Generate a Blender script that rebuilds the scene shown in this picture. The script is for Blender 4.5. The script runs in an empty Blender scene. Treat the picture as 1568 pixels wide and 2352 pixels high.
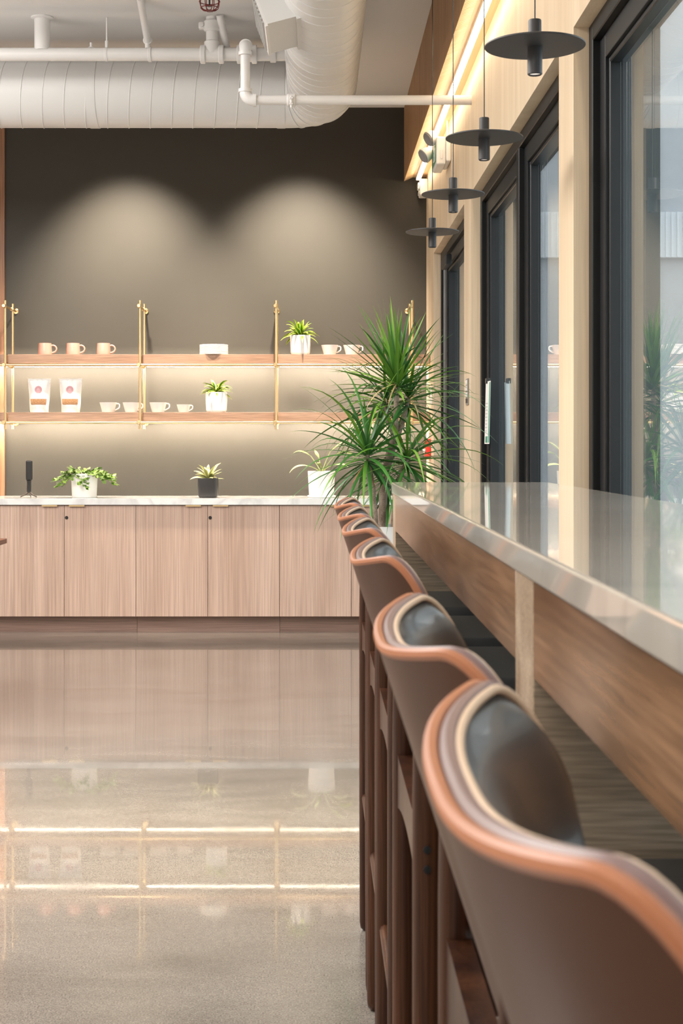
import bpy, bmesh, math, random
from mathutils import Vector, Matrix
random.seed(7)
C = bpy.context.scene.collection
S = bpy.context.scene
PI = math.pi
V = Vector

# ------------------------------------------------------------------ camera, world, lights, exposure
FPX, CX, CY, EYE = 3400.0, 723.0, 1022.0, 1.2
cam = bpy.data.cameras.new('camera'); camo = bpy.data.objects.new('camera', cam); C.objects.link(camo)
camo.location = (0, 0, EYE); camo.rotation_euler = (PI/2, 0, 0)
cam.sensor_fit = 'HORIZONTAL'; cam.sensor_width = 24.0; cam.lens = FPX/1568*24.0
cam.shift_x = (784-CX)/1568; cam.shift_y = (CY-1176)/1568
cam.clip_start = 0.05; cam.clip_end = 200
cam.dof.use_dof = True; cam.dof.focus_distance = 7.0; cam.dof.aperture_fstop = 18.0
S.camera = camo
S.view_settings.view_transform = 'Standard'; S.view_settings.look = 'None'
S.view_settings.gamma = 1.0; S.view_settings.use_curve_mapping = False
S.view_settings.exposure = 0.0
W = bpy.data.worlds.new('overcast_sky'); S.world = W; W.use_nodes = True
bg = W.node_tree.nodes['Background']; bg.inputs[0].default_value = (0.86, 0.93, 1.0, 1); bg.inputs[1].default_value = 2.8

def area(name, loc, rot, sx, sy, power, col):
    l = bpy.data.lights.new(name, 'AREA'); l.shape = 'RECTANGLE'; l.size = sx; l.size_y = sy
    l.energy = power; l.color = col
    o = bpy.data.objects.new(name, l); o.location = loc; o.rotation_euler = rot; C.objects.link(o)
    return o
def spot(name, loc, target, power, col, size, blend, rad):
    l = bpy.data.lights.new(name, 'SPOT'); l.energy = power; l.color = col; l.spot_size = math.radians(size)
    l.spot_blend = blend; l.shadow_soft_size = rad
    o = bpy.data.objects.new(name, l); o.location = loc
    o.rotation_euler = (V(target)-V(loc)).to_track_quat('-Z', 'Y').to_euler(); C.objects.link(o)
    return o
WARM = (1.0, 0.86, 0.70); NEUT = (1.0, 0.965, 0.925)
# unseen room lights; the upward one is added to brighten the ceiling
area('room_light', (-2.6, 4.6, 3.40), (0, 0, 0), 2.2, 4.5, 340, NEUT)
area('room_light', (-1.9, -0.8, 3.40), (0, 0, 0), 3.0, 2.4, 120, NEUT)
area('ceiling_fill', (-3.4, 3.6, 2.55), (PI, 0, 0), 1.2, 7.0, 210, NEUT)
# wall washers between the duct and the back wall
for wx in (-1.26, -0.10):
    spot('wall_washer', (wx, 9.10, 3.40), (wx, 9.95, 1.90), 640, WARM, 72, 1.0, 0.05)

# ------------------------------------------------------------------ helpers
def P(px, py, Z): return V(((px-CX)*Z/FPX, Z, EYE+(CY-py)*Z/FPX))
def WX(px, Z): return (px-CX)*Z/FPX
def WZ(py, Z): return EYE+(CY-py)*Z/FPX

def bm_box(bm, x0, x1, y0, y1, z0, z1, bev=0.0, seg=2):
    m = Matrix.Translation(((x0+x1)/2, (y0+y1)/2, (z0+z1)/2)) @ Matrix.Diagonal((x1-x0, y1-y0, z1-z0, 1))
    r = bmesh.ops.create_cube(bm, size=1.0, matrix=m)
    if bev > 0:
        es = list({e for v in r['verts'] for e in v.link_edges})
        bmesh.ops.bevel(bm, geom=es, offset=bev, segments=seg, profile=0.5, affect='EDGES')
def bm_prism(bm, pts, d):
    """closed planar outline pts, extruded by vector d"""
    a = [bm.verts.new(p) for p in pts]; b = [bm.verts.new(V(p)+V(d)) for p in pts]
    bm.faces.new(a[::-1]); bm.faces.new(b); n = len(pts)
    for i in range(n): bm.faces.new((a[i], a[(i+1) % n], b[(i+1) % n], b[i]))
def frame_for(t):
    t = t.normalized(); up = V((0, 0, 1)) if abs(t.z) < 0.9 else V((1, 0, 0))
    s = t.cross(up).normalized(); return s, s.cross(t).normalized()
def bm_tube(bm, pts, r, n=12, cap=True, closed=False):
    pts = [V(p) for p in pts]; rs = r if isinstance(r, (list, tuple)) else [r]*len(pts)
    rings = []; s = None
    for i, p in enumerate(pts):
        if closed: t = pts[(i+1) % len(pts)]-pts[i-1]
        else: t = pts[min(i+1, len(pts)-1)]-pts[max(i-1, 0)]
        t.normalize()
        if s is None: s, u = frame_for(t)
        else:
            s = (s-t*s.dot(t))
            s = s.normalized() if s.length > 1e-6 else frame_for(t)[0]
            u = s.cross(t).normalized()
        rings.append([bm.verts.new(p+(s*math.cos(2*PI*k/n)+u*math.sin(2*PI*k/n))*rs[i]) for k in range(n)])
    m = len(rings)
    for i in range(m if closed else m-1):
        a, b = rings[i], rings[(i+1) % m]
        for k in range(n): bm.faces.new((a[k], a[(k+1) % n], b[(k+1) % n], b[k]))
    if cap and not closed:
        bm.faces.new(rings[0][::-1]); bm.faces.new(rings[-1])
def bm_lathe(bm, prof, c, n=32, axis=None, sq=0):
    """prof = [(r, h)], around +Z or axis; sq>0 makes a rounded square section"""
    c = V(c); ax = V(axis).normalized() if axis else V((0, 0, 1))
    q = ax.to_track_quat('Z', 'Y')
    rings = []
    for r, h in prof:
        if r < 1e-6: rings.append([bm.verts.new(c+q @ V((0, 0, h)))]); continue
        ring = []
        for k in range(n):
            a = 2*PI*k/n; ca, sa = math.cos(a), math.sin(a); f = 1.0
            if sq: f = 1.0/((abs(ca)**sq+abs(sa)**sq)**(1.0/sq))
            ring.append(bm.verts.new(c+q @ V((r*f*ca, r*f*sa, h))))
        rings.append(ring)
    for a, b in zip(rings, rings[1:]):
        if len(a) == 1 and len(b) == 1: continue
        for k in range(n):
            if len(a) == 1: bm.faces.new((a[0], b[(k+1) % n], b[k]))
            elif len(b) == 1: bm.faces.new((a[k], a[(k+1) % n], b[0]))
            else: bm.faces.new((a[k], a[(k+1) % n], b[(k+1) % n], b[k]))
def NB(): return bmesh.new()
def box(*a, **k):
    bm = NB(); bm_box(bm, *a, **k); return bm
def tube(*a, **k):
    bm = NB(); bm_tube(bm, *a, **k); return bm
def lathe(*a, **k):
    bm = NB(); bm_lathe(bm, *a, **k); return bm

def root_of(o):
    while o.parent: o = o.parent
    return o
def obj(name, bm, mat, parent=None, sharp=38):
    """links bm (world coordinates) as ONE mesh object, child of parent"""
    if parent is not None: bmesh.ops.translate(bm, verts=bm.verts, vec=-V(root_of(parent).location))
    bmesh.ops.recalc_face_normals(bm, faces=bm.faces)
    for f in bm.faces: f.smooth = True
    for e in bm.edges:
        if len(e.link_faces) == 2 and e.calc_face_angle(0) > math.radians(sharp): e.smooth = False
    me = bpy.data.meshes.new(name); bm.to_mesh(me); bm.free()
    me.materials.append(mat)
    o = bpy.data.objects.new(name, me); C.objects.link(o)
    if parent is not None: o.parent = parent
    if len(me.polygons) < 700:
        w = o.modifiers.new('weighted_normal', 'WEIGHTED_NORMAL'); w.keep_sharp = True; w.weight = 100
    return o
def based(o, base):
    """move the origin of a one-mesh thing to its base"""
    o.data.transform(Matrix.Translation(-V(base))); o.location = base
    return o
def tag(o, label, cat, group=None):
    o['label'] = label; o['category'] = cat
    if group: o['group'] = group
    return o
def thing(name, loc, label, cat, group=None):
    o = bpy.data.objects.new(name, None); C.objects.link(o); o.location = loc
    o.empty_display_size = 0.1
    return tag(o, label, cat, group)
def dup(root, loc, label, group=None):
    r = root.copy(); C.objects.link(r); r.location = loc; r['label'] = label
    if group: r['group'] = group
    for ch in list(root.children):
        c = ch.copy(); C.objects.link(c); c.parent = r
        for g in list(ch.children):
            d = g.copy(); C.objects.link(d); d.parent = c
    return r
def struct(name, bm, mat, parent=None):
    o = obj(name, bm, mat, parent)
    if parent is None: o['kind'] = 'structure'
    return o

# ------------------------------------------------------------------ materials
def newmat(name):
    m = bpy.data.materials.new(name); m.use_nodes = True
    return m, m.node_tree, m.node_tree.nodes['Principled BSDF']
def c4(c): return (c[0], c[1], c[2], 1)
def plain(name, col, rough=0.5, metal=0.0, var=0.06, scale=12.0, bump=0.0, spec=0.5, coat=0.0):
    m, nt, b = newmat(name); N, L = nt.nodes, nt.links
    tc = N.new('ShaderNodeTexCoord'); no = N.new('ShaderNodeTexNoise'); no.inputs['Scale'].default_value = scale
    no.inputs['Detail'].default_value = 4; L.new(tc.outputs['Object'], no.inputs['Vector'])
    mx = N.new('ShaderNodeMix'); mx.data_type = 'RGBA'
    mx.inputs[6].default_value = c4([v*(1-var) for v in col]); mx.inputs[7].default_value = c4([min(1, v*(1+var)) for v in col])
    L.new(no.outputs['Fac'], mx.inputs[0]); L.new(mx.outputs[2], b.inputs['Base Color'])
    b.inputs['Roughness'].default_value = rough; b.inputs['Metallic'].default_value = metal
    b.inputs['Specular IOR Level'].default_value = spec
    if coat: b.inputs['Coat Weight'].default_value = coat; b.inputs['Coat Roughness'].default_value = 0.08
    if bump:
        bp = N.new('ShaderNodeBump'); bp.inputs['Strength'].default_value = bump; bp.inputs['Distance'].default_value = 0.002
        n2 = N.new('ShaderNodeTexNoise'); n2.inputs['Scale'].default_value = scale*12; L.new(tc.outputs['Object'], n2.inputs['Vector'])
        L.new(n2.outputs['Fac'], bp.inputs['Height']); L.new(bp.outputs['Normal'], b.inputs['Normal'])
    return m
def wood(name, c1, c2, along, across=28.0, stretch=0.05, rough=0.45, fine=0.35, spec=0.4, coat=0.0):
    m, nt, b = newmat(name); N, L = nt.nodes, nt.links
    tc = N.new('ShaderNodeTexCoord'); oi = N.new('ShaderNodeObjectInfo')
    ad = N.new('ShaderNodeVectorMath'); ad.operation = 'ADD'
    sc = N.new('ShaderNodeVectorMath'); sc.operation = 'SCALE'; sc.inputs[0].default_value = (7.1, 3.3, 5.7)
    L.new(oi.outputs['Random'], sc.inputs['Scale'])
    L.new(tc.outputs['Object'], ad.inputs[0]); L.new(sc.outputs[0], ad.inputs[1])
    def noise(k, st, det, dist=0.0):
        mp = N.new('ShaderNodeMapping'); s = [k, k, k]; s[along] = k*st
        mp.inputs['Scale'].default_value = s; L.new(ad.outputs[0], mp.inputs['Vector'])
        no = N.new('ShaderNodeTexNoise'); no.inputs['Scale'].default_value = 1.0; no.inputs['Detail'].default_value = det
        no.inputs['Distortion'].default_value = dist; L.new(mp.outputs[0], no.inputs['Vector']); return no
    a = noise(across*0.35, stretch, 3, 0.6); f = noise(across*7, stretch*0.35, 4)
    ra = N.new('ShaderNodeValToRGB'); ra.color_ramp.elements[0].position = 0.3; ra.color_ramp.elements[1].position = 0.7
    ra.color_ramp.elements[0].color = c4(c1); ra.color_ramp.elements[1].color = c4(c2)
    mid = ra.color_ramp.elements.new(0.52); mid.color = c4([(p*0.45+q*0.55) for p, q in zip(c1, c2)])
    L.new(a.outputs['Fac'], ra.inputs['Fac'])
    rf = N.new('ShaderNodeMapRange'); rf.inputs[1].default_value = 0.35; rf.inputs[2].default_value = 0.65
    rf.inputs[3].default_value = 1-fine; rf.inputs[4].default_value = 1+fine*0.35; L.new(f.outputs['Fac'], rf.inputs[0])
    mu = N.new('ShaderNodeMix'); mu.data_type = 'RGBA'; mu.blend_type = 'MULTIPLY'; mu.inputs[0].default_value = 1.0
    L.new(ra.outputs[0], mu.inputs[6]); L.new(rf.outputs[0], mu.inputs[7]); L.new(mu.outputs[2], b.inputs['Base Color'])
    b.inputs['Roughness'].default_value = rough; b.inputs['Specular IOR Level'].default_value = spec
    if coat: b.inputs['Coat Weight'].default_value = coat; b.inputs['Coat Roughness'].default_value = 0.12
    bp = N.new('ShaderNodeBump'); bp.inputs['Strength'].default_value = 0.12; bp.inputs['Distance'].default_value = 0.001
    L.new(f.outputs['Fac'], bp.inputs['Height']); L.new(bp.outputs['Normal'], b.inputs['Normal'])
    return m
def stone(name, base, vein, rough, scale):
    m, nt, b = newmat(name); N, L = nt.nodes, nt.links
    tc = N.new('ShaderNodeTexCoord'); n1 = N.new('ShaderNodeTexNoise'); n1.inputs['Scale'].default_value = scale
    n1.inputs['Detail'].default_value = 8; n1.inputs['Distortion'].default_value = 1.6; L.new(tc.outputs['Object'], n1.inputs['Vector'])
    r = N.new('ShaderNodeValToRGB'); e = r.color_ramp.elements
    e[0].position = 0.42; e[0].color = c4(base); e[1].position = 0.56; e[1].color = c4(base)
    k = e.new(0.49); k.color = c4(vein)
    k2 = e.new(0.8); k2.color = c4([v*0.9 for v in base])
    L.new(n1.outputs['Fac'], r.inputs['Fac']); L.new(r.outputs[0], b.inputs['Base Color'])
    b.inputs['Roughness'].default_value = rough; b.inputs['Coat Weight'].default_value = 0.3; b.inputs['Coat Roughness'].default_value = 0.03
    return m
def emit(name, col, s):
    m, nt, b = newmat(name)
    b.inputs['Base Color'].default_value = c4(col); b.inputs['Emission Color'].default_value = c4(col)
    b.inputs['Emission Strength'].default_value = s; return m
def concrete():
    m, nt, b = newmat('polished_concrete'); N, L = nt.nodes, nt.links
    tc = N.new('ShaderNodeTexCoord')
    def noise(sc, det, scale3=(1, 1, 1), dist=0.0):
        mp = N.new('ShaderNodeMapping'); mp.inputs['Scale'].default_value = scale3; L.new(tc.outputs['Object'], mp.inputs['Vector'])
        n = N.new('ShaderNodeTexNoise'); n.inputs['Scale'].default_value = sc; n.inputs['Detail'].default_value = det
        n.inputs['Distortion'].default_value = dist; L.new(mp.outputs[0], n.inputs['Vector']); return n
    big = noise(1.1, 6, (1, 1, 1), 1.2); streak = noise(2.2, 7, (0.5, 1.6, 1), 2.0); fine = noise(70, 5); agg = noise(260, 2)
    r = N.new('ShaderNodeValToRGB'); r.color_ramp.elements[0].position = 0.3; r.color_ramp.elements[1].position = 0.72
    r.color_ramp.elements[0].color = (0.150, 0.130, 0.110, 1); r.color_ramp.elements[1].color = (0.262, 0.232, 0.202, 1)
    mx = N.new('ShaderNodeMix'); mx.inputs[0].default_value = 0.5
    L.new(big.outputs['Fac'], mx.inputs[2]); L.new(streak.outputs['Fac'], mx.inputs[3]); L.new(mx.outputs[0], r.inputs['Fac'])
    def mult(prev, n, lo, hi, p0, p1):
        k = N.new('ShaderNodeMapRange'); k.inputs[1].default_value = p0; k.inputs[2].default_value = p1
        k.inputs[3].default_value = lo; k.inputs[4].default_value = hi; L.new(n.outputs['Fac'], k.inputs[0])
        q = N.new('ShaderNodeMix'); q.data_type = 'RGBA'; q.blend_type = 'MULTIPLY'; q.inputs[0].default_value = 1
        L.new(prev, q.inputs[6]); L.new(k.outputs[0], q.inputs[7]); return q.outputs[2]
    o = mult(r.outputs[0], fine, 0.86, 1.1, 0.3, 0.7); o = mult(o, agg, 0.6, 1.6, 0.3, 0.72)
    L.new(o, b.inputs['Base Color'])
    rr = N.new('ShaderNodeMapRange'); rr.inputs[3].default_value = 0.10; rr.inputs[4].default_value = 0.26
    L.new(streak.outputs['Fac'], rr.inputs[0]); L.new(rr.outputs[0], b.inputs['Roughness'])
    b.inputs['Specular IOR Level'].default_value = 0.5
    b.inputs['Coat Weight'].default_value = 0.62
    wob = noise(5.0, 5, (0.6, 1.5, 1), 1.0)
    cr = N.new('ShaderNodeMapRange'); cr.inputs[1].default_value = 0.3; cr.inputs[2].default_value = 0.7
    cr.inputs[3].default_value = 0.012; cr.inputs[4].default_value = 0.045; L.new(wob.outputs['Fac'], cr.inputs[0]); L.new(cr.outputs[0], b.inputs['Coat Roughness'])
    cb = N.new('ShaderNodeBump'); cb.inputs['Strength'].default_value = 0.005; cb.inputs['Distance'].default_value = 0.002
    L.new(fine.outputs['Fac'], cb.inputs['Height']); L.new(cb.outputs['Normal'], b.inputs['Coat Normal'])
    bp = N.new('ShaderNodeBump'); bp.inputs['Strength'].default_value = 0.04; bp.inputs['Distance'].default_value = 0.002
    L.new(big.outputs['Fac'], bp.inputs['Height']); L.new(bp.outputs['Normal'], b.inputs['Normal'])
    return m
def glass_mat():
    m = bpy.data.materials.new('window_glass'); m.use_nodes = True; nt = m.node_tree; N, L = nt.nodes, nt.links
    N.remove(N['Principled BSDF']); out = N['Material Output']
    t = N.new('ShaderNodeBsdfTransparent'); t.inputs[0].default_value = (0.89, 0.92, 0.91, 1)
    g = N.new('ShaderNodeBsdfGlossy'); g.inputs['Roughness'].default_value = 0.0; g.inputs[0].default_value = (1, 1, 1, 1)
    lw = N.new('ShaderNodeLayerWeight'); pw = N.new('ShaderNodeMath'); pw.operation = 'POWER'; pw.inputs[1].default_value = 5.0
    L.new(lw.outputs['Facing'], pw.inputs[0]); f = N.new('ShaderNodeMath'); f.operation = 'MULTIPLY_ADD'; f.inputs[1].default_value = 0.95; f.inputs[2].default_value = 0.045
    L.new(pw.outputs[0], f.inputs[0]); f.use_clamp = True
    mx = N.new('ShaderNodeMixShader'); L.new(f.outputs[0], mx.inputs[0]); L.new(t.outputs[0], mx.inputs[1]); L.new(g.outputs[0], mx.inputs[2])
    L.new(mx.outputs[0], out.inputs['Surface']); return m
def leafmat(name, c1, c2, edge=None, rough=0.35):
    m, nt, b = newmat(name); N, L = nt.nodes, nt.links
    uv = N.new('ShaderNodeUVMap'); sp = N.new('ShaderNodeSeparateXYZ'); L.new(uv.outputs[0], sp.inputs[0])
    oi = N.new('ShaderNodeObjectInfo')
    mx = N.new('ShaderNodeMix'); mx.data_type = 'RGBA'; mx.inputs[6].default_value = c4(c1); mx.inputs[7].default_value = c4(c2)
    ad = N.new('ShaderNodeMath'); ad.operation = 'MULTIPLY_ADD'; ad.inputs[1].default_value = 0.45; L.new(sp.outputs['Y'], ad.inputs[0])
    mu = N.new('ShaderNodeMath'); mu.operation = 'MULTIPLY'; mu.inputs[1].default_value = 0.55; L.new(oi.outputs['Random'], mu.inputs[0])
    L.new(mu.outputs[0], ad.inputs[2]); L.new(ad.outputs[0], mx.inputs[0]); out = mx.outputs[2]
    if edge:
        a = N.new('ShaderNodeMath'); a.operation = 'SUBTRACT'; a.inputs[1].default_value = 0.5; L.new(sp.outputs['X'], a.inputs[0])
        ab = N.new('ShaderNodeMath'); ab.operation = 'ABSOLUTE'; L.new(a.outputs[0], ab.inputs[0])
        rp = N.new('ShaderNodeMapRange'); rp.inputs[1].default_value = 0.2; rp.inputs[2].default_value = 0.32; L.new(ab.outputs[0], rp.inputs[0])
        m2 = N.new('ShaderNodeMix'); m2.data_type = 'RGBA'; m2.inputs[7].default_value = c4(edge)
        L.new(rp.outputs[0], m2.inputs[0]); L.new(out, m2.inputs[6]); out = m2.outputs[2]
    L.new(out, b.inputs['Base Color']); b.inputs['Roughness'].default_value = rough
    b.inputs['Subsurface Weight'].default_value = 0.0
    return m

M = {}
M['concrete'] = concrete()
M['ceiling'] = plain('ceiling_paint', (0.74, 0.73, 0.72), 0.7, var=0.02, scale=3)
M['wall_dark'] = plain('charcoal_wall_paint', (0.055, 0.051, 0.043), 0.5, var=0.05, scale=6, bump=0.05, spec=0.2)
M['wall_plain'] = plain('pale_wall_paint', (0.68, 0.66, 0.63), 0.7, var=0.02)
M['veneer'] = wood('pale_maple_veneer', (0.66, 0.52, 0.36), (0.76, 0.63, 0.46), 2, across=22, stretch=0.06, rough=0.5, fine=0.08)
M['slat'] = wood('oak_slats', (0.38, 0.215, 0.105), (0.52, 0.31, 0.16), 2, across=60, stretch=0.05, rough=0.5, fine=0.3)
M['lit_slat_end'] = wood('led_lit_slat_ends', (0.74, 0.50, 0.27), (0.86, 0.62, 0.37), 0, across=60, stretch=0.2, rough=0.5, fine=0.1)  # paler than the slats, painting cove light onto their undersides
M['soffit'] = wood('oak_soffit', (0.55, 0.36, 0.20), (0.66, 0.46, 0.27), 1, across=30, stretch=0.05, fine=0.1)
M['panel_wood'] = wood('walnut_wall_panel', (0.24, 0.115, 0.06), (0.36, 0.19, 0.105), 2, across=22, stretch=0.08, fine=0.25)
M['door_wood'] = wood('pink_oak_laminate', (0.48, 0.325, 0.25), (0.60, 0.43, 0.345), 2, across=26, stretch=0.035, rough=0.42, fine=0.22)
M['shelf_wood'] = wood('walnut_shelf', (0.32, 0.19, 0.125), (0.47, 0.30, 0.21), 0, across=34, stretch=0.09, rough=0.45, fine=0.28)
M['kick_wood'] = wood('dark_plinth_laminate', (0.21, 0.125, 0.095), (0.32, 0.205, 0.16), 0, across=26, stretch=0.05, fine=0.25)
M['bar_wood'] = wood('walnut_bar_apron', (0.15, 0.075, 0.035), (0.38, 0.22, 0.125), 1, across=26, stretch=0.10, rough=0.22, fine=0.28, coat=0.25)
M['bar_panel'] = wood('walnut_bar_panel', (0.30, 0.21, 0.135), (0.48, 0.37, 0.265), 0, across=40, stretch=0.12, rough=0.35, fine=0.35)
M['stool_wood'] = wood('walnut_stool_frame', (0.026, 0.009, 0.005), (0.080, 0.030, 0.013), 2, across=50, stretch=0.06, rough=0.34, fine=0.4, spec=0.2, coat=0.10)
M['stone'] = stone('beige_quartzite', (0.55, 0.51, 0.45), (0.47, 0.44, 0.39), 0.05, 2.2)
M['marble'] = stone('white_marble', (0.76, 0.76, 0.75), (0.60, 0.60, 0.60), 0.12, 1.6)
M['brass'] = plain('brushed_brass', (0.80, 0.60, 0.33), 0.32, metal=1.0, var=0.04)
M['duct'] = plain('white_duct_paint', (0.70, 0.70, 0.69), 0.42, var=0.015, scale=5)
M['pipe'] = plain('white_pipe_paint', (0.76, 0.75, 0.74), 0.35, var=0.02)
M['grille'] = plain('grey_grille', (0.45, 0.46, 0.46), 0.5)
M['blackmetal'] = plain('black_powder_coat', (0.035, 0.034, 0.036), 0.45, var=0.1)
M['alu'] = plain('black_aluminium_frame', (0.007, 0.008, 0.009), 0.42, var=0.1, spec=0.3)
M['alu2'] = plain('grey_black_sash', (0.012, 0.014, 0.016), 0.36, var=0.1, spec=0.35)
M['steel'] = plain('brushed_steel', (0.55, 0.56, 0.57), 0.3, metal=1.0)
M['glass'] = glass_mat()
M['leather_out'] = plain('brown_saddle_leather', (0.075, 0.033, 0.019), 0.40, var=0.10, scale=9, bump=0.05, spec=0.3)
M['leather_edge'] = plain('tan_leather_edge', (0.38, 0.145, 0.066), 0.45, var=0.05)
M['lining'] = plain('mauve_leather_lining', (0.20, 0.13, 0.12), 0.4)
M['piping'] = plain('cream_piping', (0.60, 0.44, 0.31), 0.5)
M['leather_black'] = plain('black_leather', (0.030, 0.029, 0.029), 0.42, var=0.1, scale=30, bump=0.04, spec=0.6, coat=0.25)
M['pink'] = plain('pink_glaze', (0.62, 0.33, 0.26), 0.25, var=0.03, coat=0.3)
M['white_glaze'] = plain('white_glaze', (0.88, 0.85, 0.81), 0.22, var=0.02, coat=0.3)
M['white_pot'] = plain('white_matt_pot', (0.82, 0.80, 0.77), 0.45, var=0.02)
M['black_pot'] = plain('black_glaze_pot', (0.030, 0.028, 0.028), 0.3, var=0.2)
M['planter'] = plain('pale_grey_planter', (0.66, 0.66, 0.65), 0.5)
M['soil'] = plain('potting_soil', (0.05, 0.035, 0.025), 0.9, var=0.3, scale=60)
M['bark'] = wood('pale_bark', (0.24, 0.17, 0.12), (0.46, 0.37, 0.29), 0, across=60, stretch=1.0, rough=0.8, fine=0.4)
M['drac'] = leafmat('dracaena_leaf', (0.03, 0.15, 0.015), (0.24, 0.44, 0.05))
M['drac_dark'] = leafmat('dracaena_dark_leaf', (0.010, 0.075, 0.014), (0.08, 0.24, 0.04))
M['drac_dry'] = leafmat('dry_leaf', (0.42, 0.33, 0.12), (0.62, 0.46, 0.25))
M['drac_brown'] = leafmat('brown_dead_leaf', (0.32, 0.08, 0.03), (0.40, 0.14, 0.05))
M['lime'] = leafmat('lime_variegated_leaf', (0.05, 0.19, 0.015), (0.10, 0.30, 0.02), edge=(0.62, 0.68, 0.10))
M['cream_leaf'] = leafmat('cream_variegated_leaf', (0.22, 0.30, 0.08), (0.42, 0.44, 0.17), edge=(0.78, 0.72, 0.38))
M['trail_leaf'] = leafmat('trailing_leaf', (0.06, 0.17, 0.02), (0.24, 0.36, 0.06))
M['lily_leaf'] = leafmat('pale_wilted_leaf', (0.24, 0.42, 0.04), (0.68, 0.70, 0.36))
M['stem'] = plain('green_stem', (0.40, 0.45, 0.18), 0.5)
M['led'] = emit('led_strip_glow', (1.0, 0.83, 0.60), 16.0)
M['led_shelf'] = emit('shelf_led_glow', (1.0, 0.85, 0.67), 250.0)
M['led_glow'] = emit('shelf_led_diffuser', (1.0, 0.85, 0.67), 34.0)
M['lens'] = emit('pendant_lens', (1.0, 0.93, 0.85), 0.55)
M['white_plastic'] = plain('white_plastic', (0.80, 0.79, 0.76), 0.35, var=0.02)
M['lens_grey'] = plain('ribbed_lens', (0.25, 0.25, 0.26), 0.2)
M['green_sign'] = plain('green_sign_face', (0.03, 0.30, 0.13), 0.3)
M['red_plastic'] = plain('red_plastic', (0.75, 0.045, 0.03), 0.35)
M['red_cage'] = plain('dark_red_wire', (0.16, 0.012, 0.010), 0.4)
M['paper_bag'] = plain('silver_white_pouch', (0.80, 0.76, 0.72), 0.28, var=0.05, scale=18)
M['label_pink'] = plain('pink_round_label', (0.62, 0.30, 0.33), 0.5)
M['granola'] = plain('toasted_oat_fill', (0.36, 0.19, 0.085), 0.7, var=0.75, scale=160)
M['kraft'] = plain('kraft_paper', (0.55, 0.40, 0.27), 0.7)
M['black_plastic'] = plain('black_plastic', (0.015, 0.014, 0.014), 0.35)
M['brown_plastic'] = plain('dark_brown_rubber', (0.06, 0.04, 0.03), 0.5)
M['table_wood'] = wood('reddish_table_top', (0.20, 0.08, 0.05), (0.30, 0.13, 0.08), 1, across=22)
M['stucco'] = plain('grey_stucco', (0.50, 0.51, 0.53), 0.9, var=0.06, scale=6, bump=0.4)
M['cladding'] = plain('slate_grey_cladding', (0.115, 0.135, 0.14), 0.6, var=0.05)
M['ribbed'] = plain('white_ribbed_cladding', (0.74, 0.75, 0.77), 0.5, var=0.02)
M['paving'] = plain('pale_paving', (0.48, 0.47, 0.46), 0.8, var=0.1, scale=3)
M['paper'] = plain('white_paper', (0.78, 0.79, 0.77), 0.6, var=0.03)
M['paper_grey'] = plain('grey_print', (0.50, 0.52, 0.50), 0.6)
M['green_print'] = plain('green_print', (0.03, 0.26, 0.17), 0.5)

# ------------------------------------------------------------------ room shell
YB, XW, ZC = 9.95, 0.749, 3.468
struct('floor', box(-6.0, 1.0, -3.2, YB+0.1, -0.12, 0.0), M['concrete'])
struct('ceiling', box(-6.0, 1.0, -3.2, YB+0.1, ZC, ZC+0.12), M['ceiling'])
struct('wall_back', box(-6.0, 1.0, YB, YB+0.12, 0.0, ZC), M['wall_dark'])
struct('wall_left', box(-6.12, -6.0, -3.2, YB+0.1, 0.0, ZC), M['wall_plain'])
struct('wall_front', box(-6.0, 1.0, -3.32, -3.2, 0.0, ZC), M['wall_plain'])
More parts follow.
